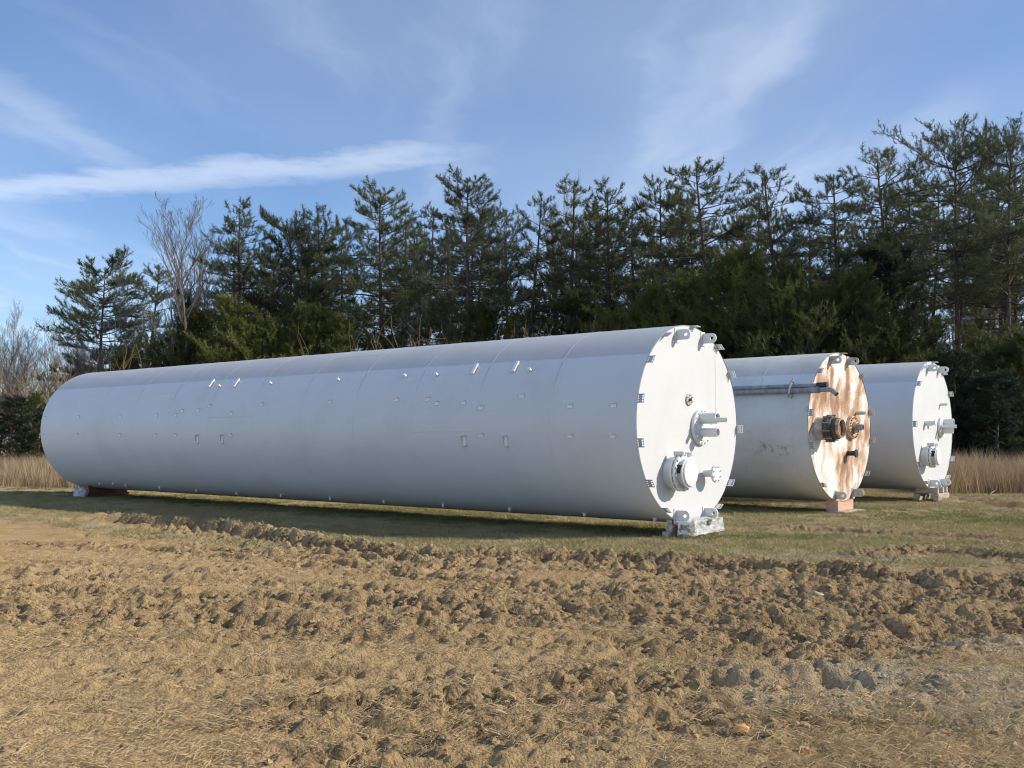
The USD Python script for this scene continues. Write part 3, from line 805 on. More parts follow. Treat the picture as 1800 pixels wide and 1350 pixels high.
# ---------------------------------------------------------------- trees
def needles(pos, dirs, size, n, width, seed, cone=.75):
    r_ = np.random.default_rng(seed)
    m = len(pos)
    p = np.repeat(pos, n, 0); d = np.repeat(dirs, n, 0); s = np.repeat(size, n)
    v = d * .75 + r_.normal(size=(m * n, 3)) * cone
    v /= np.linalg.norm(v, axis=1, keepdims=True)
    base = p + d * (r_.uniform(-.5, .55, m * n) * s)[:, None]
    side = np.cross(v, r_.normal(size=(m * n, 3))); side /= np.linalg.norm(side, axis=1, keepdims=True)
    ln = s * r_.uniform(.55, 1.1, m * n)
    w = (width * r_.uniform(.7, 1.3, m * n))[:, None] / 2
    V = np.stack([base - side * w, base + side * w, base + v * ln[:, None]], 1).reshape(-1, 3)
    return V, np.arange(len(V)).reshape(-1, 3)


def curve(p0, d0, length, n, up, r_, wob=.12):
    """A branch: starts along d0, turns towards the vertical by up."""
    pts, d, p = [p0], d0 / np.linalg.norm(d0), np.array(p0, float)
    for k in range(n):
        d = d + np.array([0, 0, up / n]) + r_.normal(size=3) * wob / math.sqrt(n)
        d /= np.linalg.norm(d)
        p = p + d * length / n
        pts.append(p)
    return np.array(pts)


def along(pts, t):
    k = min(int(t * (len(pts) - 1)), len(pts) - 2); f = t * (len(pts) - 1) - k
    return pts[k] * (1 - f) + pts[k + 1] * f, pts[k + 1] - pts[k]


def make_pine(seed, H=17.0, start=.42, width=3.4, levels=17, per=4, profile='cone', dens=1.0, tuft=.26, wid=.024, dead=16, lean=.25, up=.16, tr=.19, needle_n=20, rise0=-.06, rise1=.5, drop=.18):
    r_ = np.random.default_rng(seed)
    ph = r_.uniform(0, 6, 2)
    hs = np.linspace(0, 1, 15)
    trunk = np.stack([lean * np.sin(hs * 2.4 + ph[0]) - lean * np.sin(ph[0]), lean * np.sin(hs * 3.1 + ph[1]) - lean * np.sin(ph[1]), hs * H], 1)
    wood = [tube(trunk, tr * (1 - hs) ** .8 + .018, 8)]
    tp, td, ts = [], [], []
    az = r_.uniform(0, 6.28)
    for lev in range(levels):
        f0 = (lev + r_.uniform(-.25, .25)) / levels
        lush = r_.uniform(.72, 1.15)
        for k in range(per):
            if r_.random() < drop: continue
            f = min(max(f0 + r_.normal() * .012, 0), .985)
            t = start + (1 - start) * f
            az += 6.283 / per + r_.normal() * .45
            if profile == 'cone': w = width * min(1, .62 + 1.5 * f) * (1 - f) ** .60 + .30
            elif profile == 'dome': w = width * math.sqrt(max(1 - (2 * (f - .45) / 1.22) ** 2, .02)) + .2
            elif profile == 'flat': w = width * (.55 + .45 * f) * (1 - f ** 4) + .35
            else: w = width * (1 - f) ** .75 + .20
            L = w * lush * r_.uniform(.62, 1.12)
            rise = rise0 + rise1 * f ** 1.7 + r_.normal() * .07
            p0, _ = along(trunk, t)
            pts = curve(p0, np.array([math.cos(az), math.sin(az), rise]), L, 5, up, r_, .28)
            wood.append(tube(pts, np.linspace(.012 + .011 * L, .007, 6), 3))
            ntw = max(3, int((3.0 * L + 2) * dens))
            for j in range(ntw):
                u = 1 - .74 * (j / ntw) ** 1.05 if L > .8 else 1 - .6 * j / ntw
                p1, d1 = along(pts, min(u, .999))
                d1 = d1 / np.linalg.norm(d1)
                s_ = np.cross(d1, (0, 0, 1.0)); s_ /= np.linalg.norm(s_) + 1e-9
                dd = d1 * r_.uniform(.35, 1) + s_ * r_.normal() * .85 + np.array([0, 0, r_.uniform(-.08, .38)])
                l2 = (.28 + .19 * L) * r_.uniform(.5, 1.2) * (1.25 - .5 * u)
                tw = curve(p1, dd, l2, 3, .25, r_, .3)
                if j % 2 == 0: wood.append(tube(tw, np.linspace(.010, .005, 4), 3))
                for q in ((.3, .65, 1.0) if l2 > .33 else (.5, 1.0)):
                    p2, d2 = along(tw, min(q, .999))
                    d2 = d2 / np.linalg.norm(d2) * .7 + np.array([0, 0, .45])
                    tp.append(p2 + r_.normal(size=3) * .03); td.append(d2 / np.linalg.norm(d2)); ts.append(tuft * r_.uniform(.7, 1.2))
    for k in range(8):        # leader
        p2, d2 = along(trunk, .94 + .007 * k); tp.append(p2 + r_.normal(size=3) * .06); td.append(np.array([0, 0, 1.0])); ts.append(tuft * .8)
    for k in range(dead):      # dead lower limbs
        t = r_.uniform(.10, start + .08); a = r_.uniform(0, 6.28)
        p0, _ = along(trunk, t)
        pts = curve(p0, np.array([math.cos(a), math.sin(a), r_.uniform(-.15, .25)]), r_.uniform(.6, 2.4), 4, .05, r_, .5)
        wood.append(tube(pts, np.linspace(.022, .006, 5), 3))
        for _ in range(4):
            p1, d1 = along(pts, r_.uniform(.3, .95))
            wood.append(tube(curve(p1, d1 / np.linalg.norm(d1) + r_.normal(size=3) * .7, r_.uniform(.25, .8), 3, 0, r_, .4), np.linspace(.009, .004, 4), 3))
    fol = needles(np.array(tp), np.array(td), np.array(ts), needle_n, wid, seed + 1, .62)
    return cat(wood), fol


def make_bare(seed, H=14.0, spread=.5, levels=4, tr=.16, first=.3, nsub=(9, 6, 5, 4), droop=.25, twig=.006):
    r_ = np.random.default_rng(seed)
    wood = []
    hs = np.linspace(0, 1, 12)
    trunk = np.stack([.35 * np.sin(hs * 2.2 + seed) - .35 * math.sin(seed), .3 * np.sin(hs * 2.9 + seed) - .3 * math.sin(seed), hs * H], 1)
    wood.append(tube(trunk, tr * (1 - hs) ** .9 + .012, 7))
    lim = []
    def sub(pts, L, lev, r0):
        n = nsub[min(lev, len(nsub) - 1)]
        for k in range(n):
            t = (first if lev == 0 else .25) + (1 - (first if lev == 0 else .25)) * (k + r_.random()) / n
            p, d = along(pts, min(t, .999)); d = d / np.linalg.norm(d)
            s_ = np.cross(d, r_.normal(size=3)); s_ /= np.linalg.norm(s_) + 1e-9
            dd = d * (1 - spread * .4) + s_ * (spread + .25) + np.array([0, 0, droop])
            l = L * (.52 if lev else .40) * (1.15 - .6 * t) * r_.uniform(.7, 1.25)
            rr = max(r0 * (1 - t) * .7 + r0 * .12, twig)
            b = curve(p, dd, l, 4 if lev < 2 else 2, .18, r_, .2)
            wood.append(tube(b, np.linspace(rr, max(rr * .3, twig * .7), len(b)), 4 if lev < 1 else 3))
            if lev + 1 < levels: sub(b, l, lev + 1, rr)
    sub(trunk, H, 0, tr)
    lo = cat(wood[:1]); hi = cat(wood[1:])
    return lo, hi


def tree_class(name, parts, scale_note=None):
    c = stage.CreateClassPrim('/World/' + name)
    for n, mesh, mat, smooth in parts: usdkit.mesh(stage, f'/World/{name}/{n}', mesh, mat, smooth)
    return c


PINES = {
    'pointed': dict(seed=101, start=.44, width=4.0, levels=22, profile='cone', dens=1.1),
    'pointed_two': dict(seed=202, start=.44, width=3.7, levels=21, profile='cone', lean=.4, drop=.22, dens=1.1),
    'broad': dict(seed=303, start=.42, width=4.7, levels=20, per=5, profile='cone', dens=1.1, drop=.14),
    'rounded': dict(seed=404, start=.34, width=4.0, levels=20, per=6, profile='dome', tuft=.32, wid=.030, dens=1.25, drop=.08),
    'flat': dict(seed=505, start=.44, width=4.3, levels=16, per=5, profile='flat', lean=.45, up=.1, dens=1.1),
    'sparse': dict(seed=606, start=.46, width=4.0, levels=18, profile='cone', dens=1.0, lean=.5, drop=.26),
    'tall': dict(seed=707, start=.52, width=4.6, levels=18, per=5, profile='dome', dead=44, drop=.18, dens=1.1),
    'pole': dict(seed=808, start=.60, width=2.7, levels=14, per=4, profile='cone', dead=34, lean=.35, dens=1.05, tr=.15),
    'pole_two': dict(seed=909, start=.55, width=2.6, levels=15, per=4, profile='dome', dead=30, lean=.5, dens=1.0, tr=.14),
}
HT = {}


def high(*parts): return max(float(p[0][:, 2].max()) for p in parts)


for k, a in PINES.items():
    w, f = make_pine(**a); HT[k] = high(f)
    tree_class(f'pine_{k}', [('trunk', w, M['bark'], True), ('crown', f, M['pine'], False)])
for k, a in {'young': dict(seed=811, H=8.0, start=.02, width=3.0, levels=30, per=6, profile='cone', tuft=.22, wid=.024, dead=0, tr=.08, dens=1.25, drop=.05, up=.35, lean=.12, needle_n=18, rise1=.9, rise0=.05),
             'young_two': dict(seed=822, H=7.0, start=.02, width=3.3, levels=25, per=6, profile='dome', tuft=.22, wid=.024, dead=0, tr=.08, dens=1.2, drop=.05, up=.4, lean=.2, needle_n=18, rise1=1.1, rise0=.1),
             'young_three': dict(seed=833, H=8.0, start=.03, width=2.7, levels=28, per=6, profile='cone', tuft=.22, wid=.024, dead=0, tr=.09, dens=1.25, drop=.05, up=.45, lean=.15, needle_n=18, rise1=1.0, rise0=.1)}.items():
    w, f = make_pine(**a); HT[k] = high(f)
    tree_class(f'pine_{k}', [('trunk', w, M['bark'], True), ('crown', f, M['young'], False)])
w, f = make_pine(seed=911, H=9.0, start=.10, width=1.4, levels=26, per=5, profile='dome', tuft=.2, wid=.024, dead=4, tr=.09, dens=1.6, up=.8, lean=.15, rise1=1.0, rise0=.3)
HT['cedar'] = high(f)
tree_class('pine_cedar', [('trunk', w, M['bark'], True), ('crown', f, M['dark_cedar'], False)])
for k, a in {'spreading': dict(seed=21, H=15, spread=.40, tr=.17, nsub=(20, 8, 6, 4), first=.22, droop=.55), 'slender': dict(seed=22, H=13, spread=.32, tr=.10, nsub=(24, 7, 5, 3), first=.22, droop=.5),
             'thicket': dict(seed=23, H=10, spread=.5, tr=.07, nsub=(14, 5, 4, 3), first=.15), 'forked': dict(seed=25, H=12, spread=.42, tr=.12, nsub=(16, 7, 5, 4), first=.2, droop=.4)}.items():
    lo, hi = make_bare(**a); HT[k] = high(hi)
    tree_class(f'bare_{k}', [('trunk', lo, M['grey_bark'], True), ('crown', hi, M['litter'], False)])


def shrub_mesh(seed, H=2.6, stems=46, spread=.5):
    r_ = np.random.default_rng(seed); wood = []
    for _ in range(stems):
        a = r_.uniform(0, 6.28); p0 = np.array([math.cos(a), math.sin(a), 0]) * r_.random() * .35
        c = curve(p0, np.array([math.cos(a) * spread, math.sin(a) * spread, 1.0]), H * r_.uniform(.6, 1.05), 5, .3, r_, .3)
        wood.append(tube(c, np.linspace(.0065, .0025, 6), 3))
        for _ in range(9):
            p1, d1 = along(c, r_.uniform(.25, .98))
            wood.append(tube(curve(p1, d1 / np.linalg.norm(d1) + r_.normal(size=3) * .5, r_.uniform(.25, .9), 3, .2, r_, .3), np.linspace(.0035, .0018, 4), 3))
    return cat(wood)


HT['shrub'] = 2.6
M['tan_twig'] = leaf('tan_twigs', (.24, .165, .095), (.40, .29, .17), None, .0, .15, .8)
tree_class('shrub_bare', [('stems', shrub_mesh(5), M['tan_twig'], False)])


def put(src, name, x, depth, height, label, cat_='tree', wide=1.0, group=None, rz=None, px=True):
    """One tree standing at a depth (metres ahead) on the line of sight of column x of the photograph (or at x metres), of a given height."""
    wx = (x - 900) / FOC * depth if px else x
    k = src.split('_', 1)[1] if not src.startswith('shrub') else 'shrub'
    s = height / HT[k]
    rz = float(RNG.uniform(0, 6.28)) if rz is None else rz
    t = thing(name, label, cat_, (wx, depth, float(ground_z(wx, depth)) - .05), rz, group, (s * wide, s * wide, s))
    t.GetReferences().AddInternalReference(f'/World/{src}')
    t.SetInstanceable(True)
    return t


def top(y, depth): return EYE + (771 - y) / FOC * depth * 1.005


def D(x): return 80 - x / 1800 * 30


# the front row of tall pines, left to right
FRONT = [
    ('pine_rounded', 172, 432, 0, 1.12, 'round topped dark pine standing apart at the left end of the wood'),
    ('pine_flat', 252, 462, 2, 1.0, 'tiered pine behind pale bare branches, right beside the round topped pine'),
    ('pine_pointed', 430, 346, 0, 1.05, 'tall pine with twin leaders directly right of the big leafless tree'),
    ('pine_rounded', 505, 357, -1, .88, 'blunt topped pine, second pine right of the big leafless tree'),
    ('pine_sparse', 585, 352, 1, 1.1, 'thin crowned pine with sky showing through its pale top, left of the middle'),
    ('pine_broad', 680, 312, 0, 1.08, 'broad pointed pine rising over the left half of the longest tank'),
    ('pine_pointed_two', 745, 395, 2, 1.0, 'lower pine tucked between two broad pointed pines over the longest tank'),
    ('pine_broad', 835, 288, -1, 1.06, 'tallest broad pine near the middle of the wood with a sharp tip'),
    ('pine_sparse', 922, 335, 0, .95, 'narrow open pine just right of the tallest middle pine'),
    ('pine_pointed_two', 985, 300, 0, 1.1, 'open crowned pine with leafless branches poking out of its top'),
    ('pine_pointed', 1063, 303, 0, 1.0, 'pointed pine with a long bare trunk above the near tank end'),
    ('pine_broad', 1152, 302, 1, .9, 'twin tipped pine above the round end of the nearest tank'),
    ('pine_flat', 1262, 262, -1, 1.15, 'wide layered pine with a jagged top left of the yellow green young pines'),
    ('pine_sparse', 1385, 286, 0, 1.25, 'feathery pale crowned pine leaning right of the wide layered pine'),
    ('pine_flat', 1490, 294, 0, 1.05, 'dark crooked pine in the dip before the tallest right hand pines'),
    ('pine_pole_two', 1592, 220, -1, 1.25, 'slim ragged topped pine with a bare trunk, leftmost of the tall right hand group'),
    ('pine_tall', 1688, 180, -2, .98, 'tallest thick trunked pine of the right hand group'),
    ('pine_tall', 1782, 176, -2, .85, 'tall dense pine at the right edge behind the tall dry grass'),
]
for src, x, y, dd, wide, lab in FRONT:
    d = D(x) + dd
    put(src, 'pine_tree', x, d, top(y, d), lab, wide=wide * .98)
# mid row, a little lower and behind
r2 = np.random.default_rng(77)
NEAR = [(172, 'the round topped left pine'), (350, 'the big leafless tree'), (430, 'the twin leader pine'), (505, 'the blunt topped pine'), (585, 'the thin crowned pine'), (680, 'the broad pine over the longest tank'),
        (765, 'the tan leafless sapling'), (835, 'the tallest middle pine'), (922, 'the narrow open pine'), (985, 'the open crowned middle pine'), (1063, 'the pine with the long bare trunk'), (1152, 'the twin tipped pine'),
        (1262, 'the wide layered pine'), (1385, 'the feathery leaning pine'), (1490, 'the dark crooked pine'), (1592, 'the slim ragged topped pine'), (1690, 'the thick trunked tallest pine'), (1775, 'the dense right edge pine')]
said = {}


def beside(what, x):
    k = min(NEAR, key=lambda a: abs(a[0] - x))
    lab = f"{what} {'left' if x < k[0] else 'right'} of {k[1]}"
    said[lab] = said.get(lab, 0) + 1
    return lab if said[lab] == 1 else lab.replace(what, f"{['', '', 'farther', 'farthest', 'slimmest', 'dimmest', 'lowest'][said[lab]]} {what}")


kinds = ['pine_pole', 'pine_pointed', 'pine_pole_two', 'pine_sparse', 'pine_pole', 'pine_pointed_two']
for k, x in enumerate(np.linspace(395, 1800, 44)):
    x += r2.uniform(-18, 18); d = D(x) + r2.uniform(3, 13)
    if x > 1600 and k % 3 == 1: continue
    skyline = np.interp(x, [395, 500, 640, 835, 985, 1150, 1290, 1400, 1520, 1600, 1800], [400, 395, 372, 335, 335, 345, 320, 345, 345, 270, 230])
    put(kinds[k % 6], 'pine_tree', x, d, top(skyline + r2.uniform(-8, 55), d), beside('half hidden back row pine just', x), wide=r2.uniform(.8, 1.1), group='pines in the back rows of the wood')
for k in range(9):      # the wood goes on out of the picture on the right
    d = 45 + 3.2 * k + r2.uniform(-1, 1); put(kinds[k % 6], 'pine_tree', 27 + r2.uniform(-1, 5) + .45 * (k % 3) * 4, d, r2.uniform(15, 18), 'pine of the wood past the right edge of the view', group='pines past the right edge', px=False)
# young pines in front of the tall ones
YOUNG = [
    ('pine_cedar', 335, 498, -3, 1.0, 'small blackish pine at the foot of the big leafless tree', 'pine'),
    ('pine_young', 225, 610, -7, 1.3, 'low yellow green young pine above the left end of the longest tank', ''),
    ('pine_young_two', 290, 570, -5, 1.0, 'dark young pine between the low yellow green one and the leafless tree', ''),
    ('pine_young', 352, 530, -5, 1.15, 'bushy young pine under the small blackish pine', ''),
    ('pine_young_three', 418, 512, -6, 1.2, 'yellow green young pine with a narrow tip under the twin leader pine', ''),
    ('pine_young_two', 470, 530, -6, 1.1, 'round bushy young pine left of the gap in the young pines', ''),
    ('pine_young', 545, 520, -5, 1.05, 'young pine with upright shoots under the thin crowned pine', ''),
    ('pine_young_three', 612, 545, -5, 1.1, 'last young pine left of the tan leafless sapling', ''),
    ('pine_young_two', 690, 575, -3, .9, 'low scrubby young pine in shade behind the middle of the longest tank', ''),
    ('pine_young', 835, 520, -3, .85, 'thin young pine right of the tan leafless sapling', ''),
    ('pine_young_three', 905, 545, -3, .9, 'small young pine among the bare trunks near the middle', ''),
    ('pine_young_two', 1090, 520, -4, .9, 'dark young pine behind the round end of the nearest tank', ''),
    ('pine_young', 1160, 480, -5, 1.05, 'young pine with a long leader left of the big yellow green clump', ''),
    ('pine_young_three', 1225, 470, -5, 1.2, 'bushy young pine above the rim of the nearest tank end', ''),
    ('pine_young', 1305, 415, -6, 1.15, 'tallest yellow green young pine with a sharp tip', ''),
    ('pine_young_two', 1385, 470, -7, 1.05, 'spreading young pine in the middle of the yellow green clump', ''),
    ('pine_young_three', 1410, 446, -5, 1.1, 'yellow green young pine right behind the rusty tank top', ''),
    ('pine_young', 1500, 452, -5, 1.1, 'young pine with several leaders right of the rusty tank top', ''),
    ('pine_young_two', 1565, 520, -6, 1.15, 'low spreading young pine sloping down to the farthest tank', ''),
    ('pine_young_three', 1630, 545, -5, 1.1, 'last young pine of the clump, above the farthest tank end', ''),
    ('pine_cedar', 1545, 388, -1, 1.3, 'dense blackish evergreen standing under the dark crooked pine', ''),
    ('pine_young_two', 1718, 560, -4, 1.1, 'shaded young pine left of the thick pine trunk', ''),
    ('pine_cedar', 1680, 600, -8, 1.9, 'dark shaded evergreen just right of the farthest tank end', ''),
    ('pine_young', 1765, 590, -6, 1.2, 'shaded evergreen bush behind the tall dry grass at the right', ''),
    ('pine_cedar', 1745, 640, -9, 2.2, 'low black green bush at the back of the tall dry grass', ''),
    ('pine_young_three', 1815, 560, -6, 1.3, 'shaded evergreen cut by the right edge of the view', ''),
    ('pine_cedar', 18, 690, -22, 2.6, 'low dark evergreen at the left edge over the dry grass', ''),
    ('pine_young', 62, 684, -18, .9, 'green young pine between the left edge and the tank', ''),
    ('pine_cedar', 104, 705, -19, 2.6, 'low dark evergreen touching the left end of the longest tank', ''),
    ('pine_young_two', -40, 685, -19, 1.0, 'young pine past the left edge', ''),
]
for src, x, y, dd, wide, lab, _ in YOUNG:
    d = D(x) + dd
    put(src, 'young_pine' if 'young' in src else 'cedar_tree', x, d, top(y, d), lab, wide=wide)
# dark evergreen scrub filling the foot of the wood
for k, x in enumerate(np.linspace(330, 1790, 22)):
    d = D(x) - 1 + r2.uniform(-1, 2); y = np.interp(x, [330, 640, 1000, 1200, 1500, 1790], [600, 625, 615, 565, 585, 630]) + r2.uniform(0, 40)
    put(['pine_young', 'pine_cedar', 'pine_young_two'][k % 3], 'evergreen_bush', x, d, top(y, d), beside('low evergreen bush at ground level', x), 'bush', r2.uniform(1.1, 1.5), 'evergreen bushes at the foot of the wood')
# leafless trees
BARE = [
    ('bare_spreading', 338, 338, -4, 1.25, 'big leafless pale tree left of the first tall pines', 'leafless_tree'),
    ('bare_forked', 205, 470, -2, 1.0, 'pale leafless tree in front of the round topped pine', 'leafless_tree'),
    ('bare_forked', 262, 520, -3, 1.0, 'low pale leafless tree right of the round topped pine', 'leafless_tree'),
    ('bare_slender', 14, 528, 8, 1.0, 'tall slender leafless tree at the left edge', 'leafless_tree'),
    ('bare_slender', 985, 288, 3, .8, 'leafless treetop poking above the open crowned middle pine', 'leafless_tree'),
    ('bare_thicket', 765, 528, -4, 1.1, 'tan leafless sapling among the young pines behind the longest tank', 'sapling'),
    ('bare_thicket', 742, 548, -4, 1.0, 'smaller tan leafless sapling left of the tall tan one', 'sapling'),
    ('bare_forked', 150, 560, -5, 1.0, 'reddish grey leafless tree low beside the left end of the tank', 'leafless_tree'),
]
for src, x, y, dd, wide, lab, nm in BARE:
    d = D(x) + dd; put(src, nm, x, d, top(y, d), lab, wide=wide)
for k in range(16):
    x = -30 + k * 13 + r2.uniform(-6, 6); d = 84 + r2.uniform(-4, 14)
    put(['bare_slender', 'bare_thicket', 'bare_forked'][k % 3], 'leafless_tree', x, d, top(r2.uniform(548, 622), d), f"{['slender', 'twiggy', 'forked'][k % 3]} leafless tree, far left thicket, {['at the left edge', 'under the slender edge tree', 'midway to the round topped pine', 'beside the round topped pine'][min(k // 4, 3)]}{['', ', behind', ', deeper', ', farthest'][k % 4]}", group='leafless trees of the far left thicket', wide=1.2)
for k, x in enumerate(np.linspace(420, 1810, 30)):
    x += r2.uniform(-20, 20); d = D(x) + r2.uniform(8, 24)
    put(['bare_slender', 'bare_forked', 'bare_thicket'][k % 3], 'leafless_tree', x, d, top(np.interp(x, [420, 1500, 1810], [470, 420, 380]) + r2.uniform(-20, 80), d), beside('grey leafless tree in the gap', x), group='leafless trees between the pine trunks', wide=1.1)
for k, (x, y, dd) in enumerate([(120, 640, -12), (150, 625, -12), (75, 640, -8), (40, 650, -8), (640, 590, -6), (790, 585, -6), (880, 590, -6), (1000, 590, -5), (1065, 585, -5)]):
    d = D(x) + dd; put('shrub_bare', 'leafless_shrub', x, d, top(y, d), beside('twiggy leafless shrub low', x) if x > 160 else f"twiggy leafless shrub low {['by the round topped pine', 'right below the round topped pine', 'in the far left thicket', 'under the slender edge tree'][k % 4]}", 'shrub', 1.2, 'leafless shrubs at the edge of the wood')


# ---------------------------------------------------------------- grass, straw, clods
def blades(seed, n, rad, h0, h1, w, lay, bend=.4):
    r_ = np.random.default_rng(seed); V, F = [], []
    for k in range(n):
        a = r_.uniform(0, 6.28); rr = rad * math.sqrt(r_.random()); p = np.array([rr * math.cos(a), rr * math.sin(a), 0])
        b = r_.uniform(0, 6.28); d = np.array([math.cos(b) * lay, math.sin(b) * lay, 1.0]); d /= np.linalg.norm(d)
        h = r_.uniform(h0, h1)
        s = np.cross(d, (math.sin(b * 3), math.cos(b * 3), .3)); s = s / np.linalg.norm(s) * w / 2
        mid = p + d * h * .55; d2 = d + np.array([math.cos(b), math.sin(b), -.5]) * bend * r_.random(); d2 /= np.linalg.norm(d2)
        tip = mid + d2 * h * .45; i = 5 * k
        V += [p - s, p + s, mid + s * .8, mid - s * .8, tip]
        F += [(i, i + 1, i + 2), (i, i + 2, i + 3), (i + 3, i + 2, i + 4)]
    return np.array(V), np.array(F)


r3 = np.random.default_rng(5)
# straw lying on the near bare earth
n = 60000
x = r3.uniform(-9, 9, n); y = 5.0 + 11 * r3.random(n) ** 1.3
dens = sm(fbm2(x, y, 1.1, 4, 51), .42, .60) * (1 - .75 * mask_at(churn, x, y)) * sm(y, 13.5, 8.0) * (1 - .5 * mask_at(gravel, x, y)) + .02
dens = np.maximum(dens, sm(y, 8.2, 6.6) * sm(fbm2(x, y, 1.4, 3, 53), .35, .55) * .9)
k = (r3.random(n) < dens * .52) & (np.abs(x) < .6 + y * .52)
x, y = x[k], y[k]
straw = [blades(60 + i, 20, .12, .03, .11, .0042, 2.4, .8) for i in range(5)]
scatter('dry_straw', 'pale dry straw and dead grass lying over the near earth', 'straw', straw, np.stack([x, y, ground_z(x, y) - .004], 1), r3.uniform(0, 6.28, len(x)), r3.uniform(.6, 1.25, len(x)), [M['straw']] * 5)
# tufts of green in the near earth
n = 2500
x = r3.uniform(-6, 6, n); y = r3.uniform(5, 12, n)
k = (fbm2(x, y, .9, 3, 57) > .60) & (np.abs(x) < .6 + y * .52) & (mask_at(churn, x, y) < .4)
x, y = x[k], y[k]
scatter('green_tufts', 'sparse green grass tufts in the near earth', 'grass', [blades(80 + i, 14, .06, .02, .06, .004, .9) for i in range(3)], np.stack([x, y, ground_z(x, y) - .004], 1), r3.uniform(0, 6.28, len(x)), r3.uniform(.7, 1.3, len(x)), [M['green_turf']] * 3)
# worn short grass round the tanks
n = 90000
x = r3.uniform(-26, 22, n); y = 12.5 + 28 * r3.random(n) ** 1.25
w = mask_at(grassm, x, y) * (.35 + .65 * sm(fbm2(x, y, .7, 4, 61), .34, .55))
k = (r3.random(n) < w * sm(y, 44, 18)) & (np.abs(x) < 1 + y * .53)
x, y = x[k], y[k]
u, v_ = x - 3.3, y - 19.2
tank_side = np.abs(u * math.cos(.876) + v_ * math.sin(.876))
green = (sm(tank_side, 2.2, .3) * (v_ > -1)) + sm(np.abs((x - 8.0) * .66 + (y - 25.4) * .75), 2.6, .5) * (x < 12)
gk = (r3.random(len(x)) < green * .7 + .05) & (fbm2(x, y, .5, 3, 63) > .38)
for nm, lab, sel, mt, sd in [('short_grass', 'short worn olive grass around the tanks', ~gk, 'turf', 90), ('green_grass', 'greener grass growing close under the tanks', gk, 'green_turf', 95)]:
    scatter(nm, lab, 'grass', [blades(sd + i, 26, .17, .03, .10, .008, 1.0) for i in range(4)], np.stack([x[sel], y[sel], ground_z(x[sel], y[sel]) - .01], 1), r3.uniform(0, 6.28, sel.sum()),
            np.where(sel, r3.uniform(.7, 1.4, len(x)), 0)[sel], [M[mt]] * 4)


# tall dry grass stands
def tall(name, label, n, fn, seed, h=(.75, 1.25)):
    r_ = np.random.default_rng(seed)
    x, y = fn(r_, n)
    pr = [blades(seed + i, 34, .22, h[0] * .6, h[1], .012, .22, .55) for i in range(4)]
    scatter(name, label, 'grass', pr, np.stack([x, y, ground_z(x, y) - .03], 1), r_.uniform(0, 6.28, n), r_.uniform(.5, 1.2, n) * (.45 + 1.1 * fbm2(x, y, .45, 3, 70)), [M['broom']] * 4)


def right_area(r_, n):
    x = r_.uniform(13.5, 34, n); return x, 33.5 + (x - 15) * .12 + 9 * r_.random(n) ** 1.2 + r_.normal(size=n) * .5


def left_area(r_, n):
    x = r_.uniform(-38, -13.5, n); return x, 38.5 - (x + 20) * .35 + 9 * r_.random(n) + r_.normal(size=n) * .5


def back_area(r_, n):
    t = r_.random(n); x = 15 - 32 * t + r_.normal(size=n); return x, 37 + 13 * t + 6 * r_.random(n)


tall('tall_dry_grass', 'tall orange brown dry grass right of the farthest tank', 3600, right_area, 110, (.8, 1.35))
tall('tall_dry_grass', 'tall tan dry grass left of the longest tank', 3200, left_area, 120, (.6, 1.1))
tall('tall_dry_grass', 'tall dry grass behind the tanks along the wood', 2600, back_area, 130, (.7, 1.2))


# loose clods and stones
def rock(seed, amp=.75):
    m = trimesh.creation.icosphere(2 if seed < 20 else 1, 1.0); v = np.array(m.vertices)
    r_ = np.random.default_rng(seed)
    for _ in range(9):
        d = r_.normal(size=3); d /= np.linalg.norm(d); c = r_.uniform(.55, .85); h = v @ d
        v = v - np.maximum(h - c, 0)[:, None] * d
    v *= (1 + amp * (meshkit.fbm(v * 2.4 + seed, 4, seed) - .5))[:, None]
    return trimesh.Trimesh(v * np.array([1, .85, .62]), m.faces, process=False)


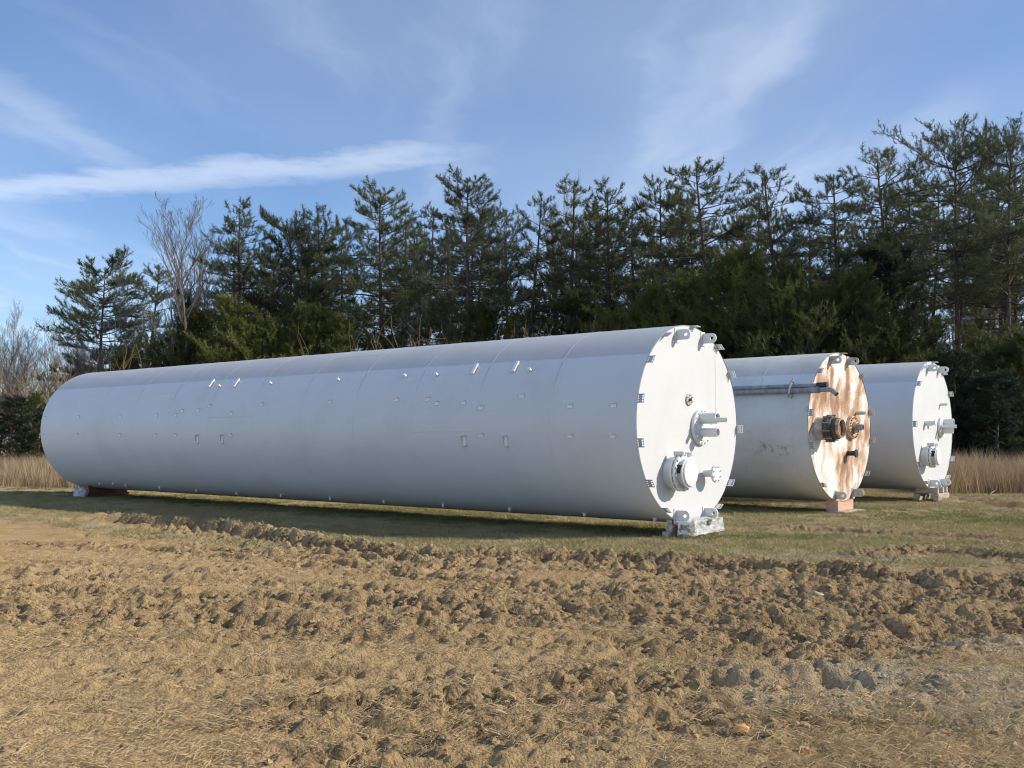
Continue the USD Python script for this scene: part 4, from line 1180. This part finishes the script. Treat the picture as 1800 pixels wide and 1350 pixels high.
n = 60000
x = r3.uniform(-9.5, 9.5, n); y = 5.0 + 14 * r3.random(n) ** 1.3
w = mask_at(churn, x, y) ** 1.5 * .7 + (1 - mask_at(grassm, x, y)) * .07
k = (r3.random(n) < w) & (np.abs(x) < .6 + y * .53); x, y = x[k], y[k]
sc = .007 * (6 ** (r3.random(len(x)) ** 2.2))
scatter('earth_clods', 'loose brown clods of turned earth in the ruts', 'clods', [rock(i) for i in range(6)], np.stack([x, y, ground_z(x, y) + sc * .15], 1), r3.uniform(0, 6.28, len(x)), sc, [M['clod']] * 6, tilt=r3.normal(size=len(x)) * .4)
n = 40000
x = r3.uniform(-2, 9.5, n); y = 5.0 + 9 * r3.random(n)
k = (r3.random(n) < mask_at(gravel, x, y) * .22) & (np.abs(x) < .6 + y * .53); x, y = x[k], y[k]
sc = .006 * (5 ** (r3.random(len(x)) ** 2.2))
scatter('grey_gravel', 'scattered grey gravel on the right of the field', 'gravel', [rock(20 + i) for i in range(4)], np.stack([x, y, ground_z(x, y) + sc * .2], 1), r3.uniform(0, 6.28, len(x)), sc, [M['gravel']] * 4)

for px, r, sd, mt, nm, lab in [((1302, 1276), .052, 3, 'orange_clay', 'clay_lump', 'bright orange clay lump lying in the near right earth'),
                               ((1783, 1062), .13, 5, 'stone', 'earth_boulder', 'largest tan earth lump at the right edge'),
                               ((1722, 1066), .10, 8, 'stone', 'earth_boulder', 'tan earth lump left of the one at the right edge'),
                               ((1432, 1046), .12, 9, 'stone', 'earth_boulder', 'smooth tan earth lump in the ruts below the rusty tank'),
                               ((1392, 1048), .11, 12, 'stone', 'earth_boulder', 'left one of two smooth earth lumps in the ruts below the rusty tank'),
                               ((830, 980), .20, 14, 'stone', 'earth_boulder', 'broad pale earth block broken from the rut bank below the longest tank')]:
    a = at(*px)
    tag(obj(nm, rock(sd).apply_scale(r).apply_transform(rot(sd, (0, 0, 1))).apply_translation((a[0], a[1], float(ground_z(*a)) + r * .3)), M[mt], None, 40), lab, 'lump')
# pale fallen branch by the dark hole at the right
a, b = at(1740, 872), at(1800, 856)
r_ = np.random.default_rng(3)
tag(obj('fallen_branch', cat([tube([(a[0], a[1], .06), (a[0] * .6 + b[0] * .4, a[1] * .6 + b[1] * .4, .30), (b[0], b[1], .34), (b[0] + 1.2, b[1] + .4, .1)], [.012, .022, .024, .03], 6),
                            tube([(a[0] * .6 + b[0] * .4, a[1] * .6 + b[1] * .4, .30), (a[0] * .5 + b[0] * .5, a[1] - .3, .55), (b[0] - .1, b[1] - .5, .66)], [.015, .011, .005], 5)]), M['grey_bark'], None, 60), 'pale fallen branch lying by the dark hole at the right', 'branch')
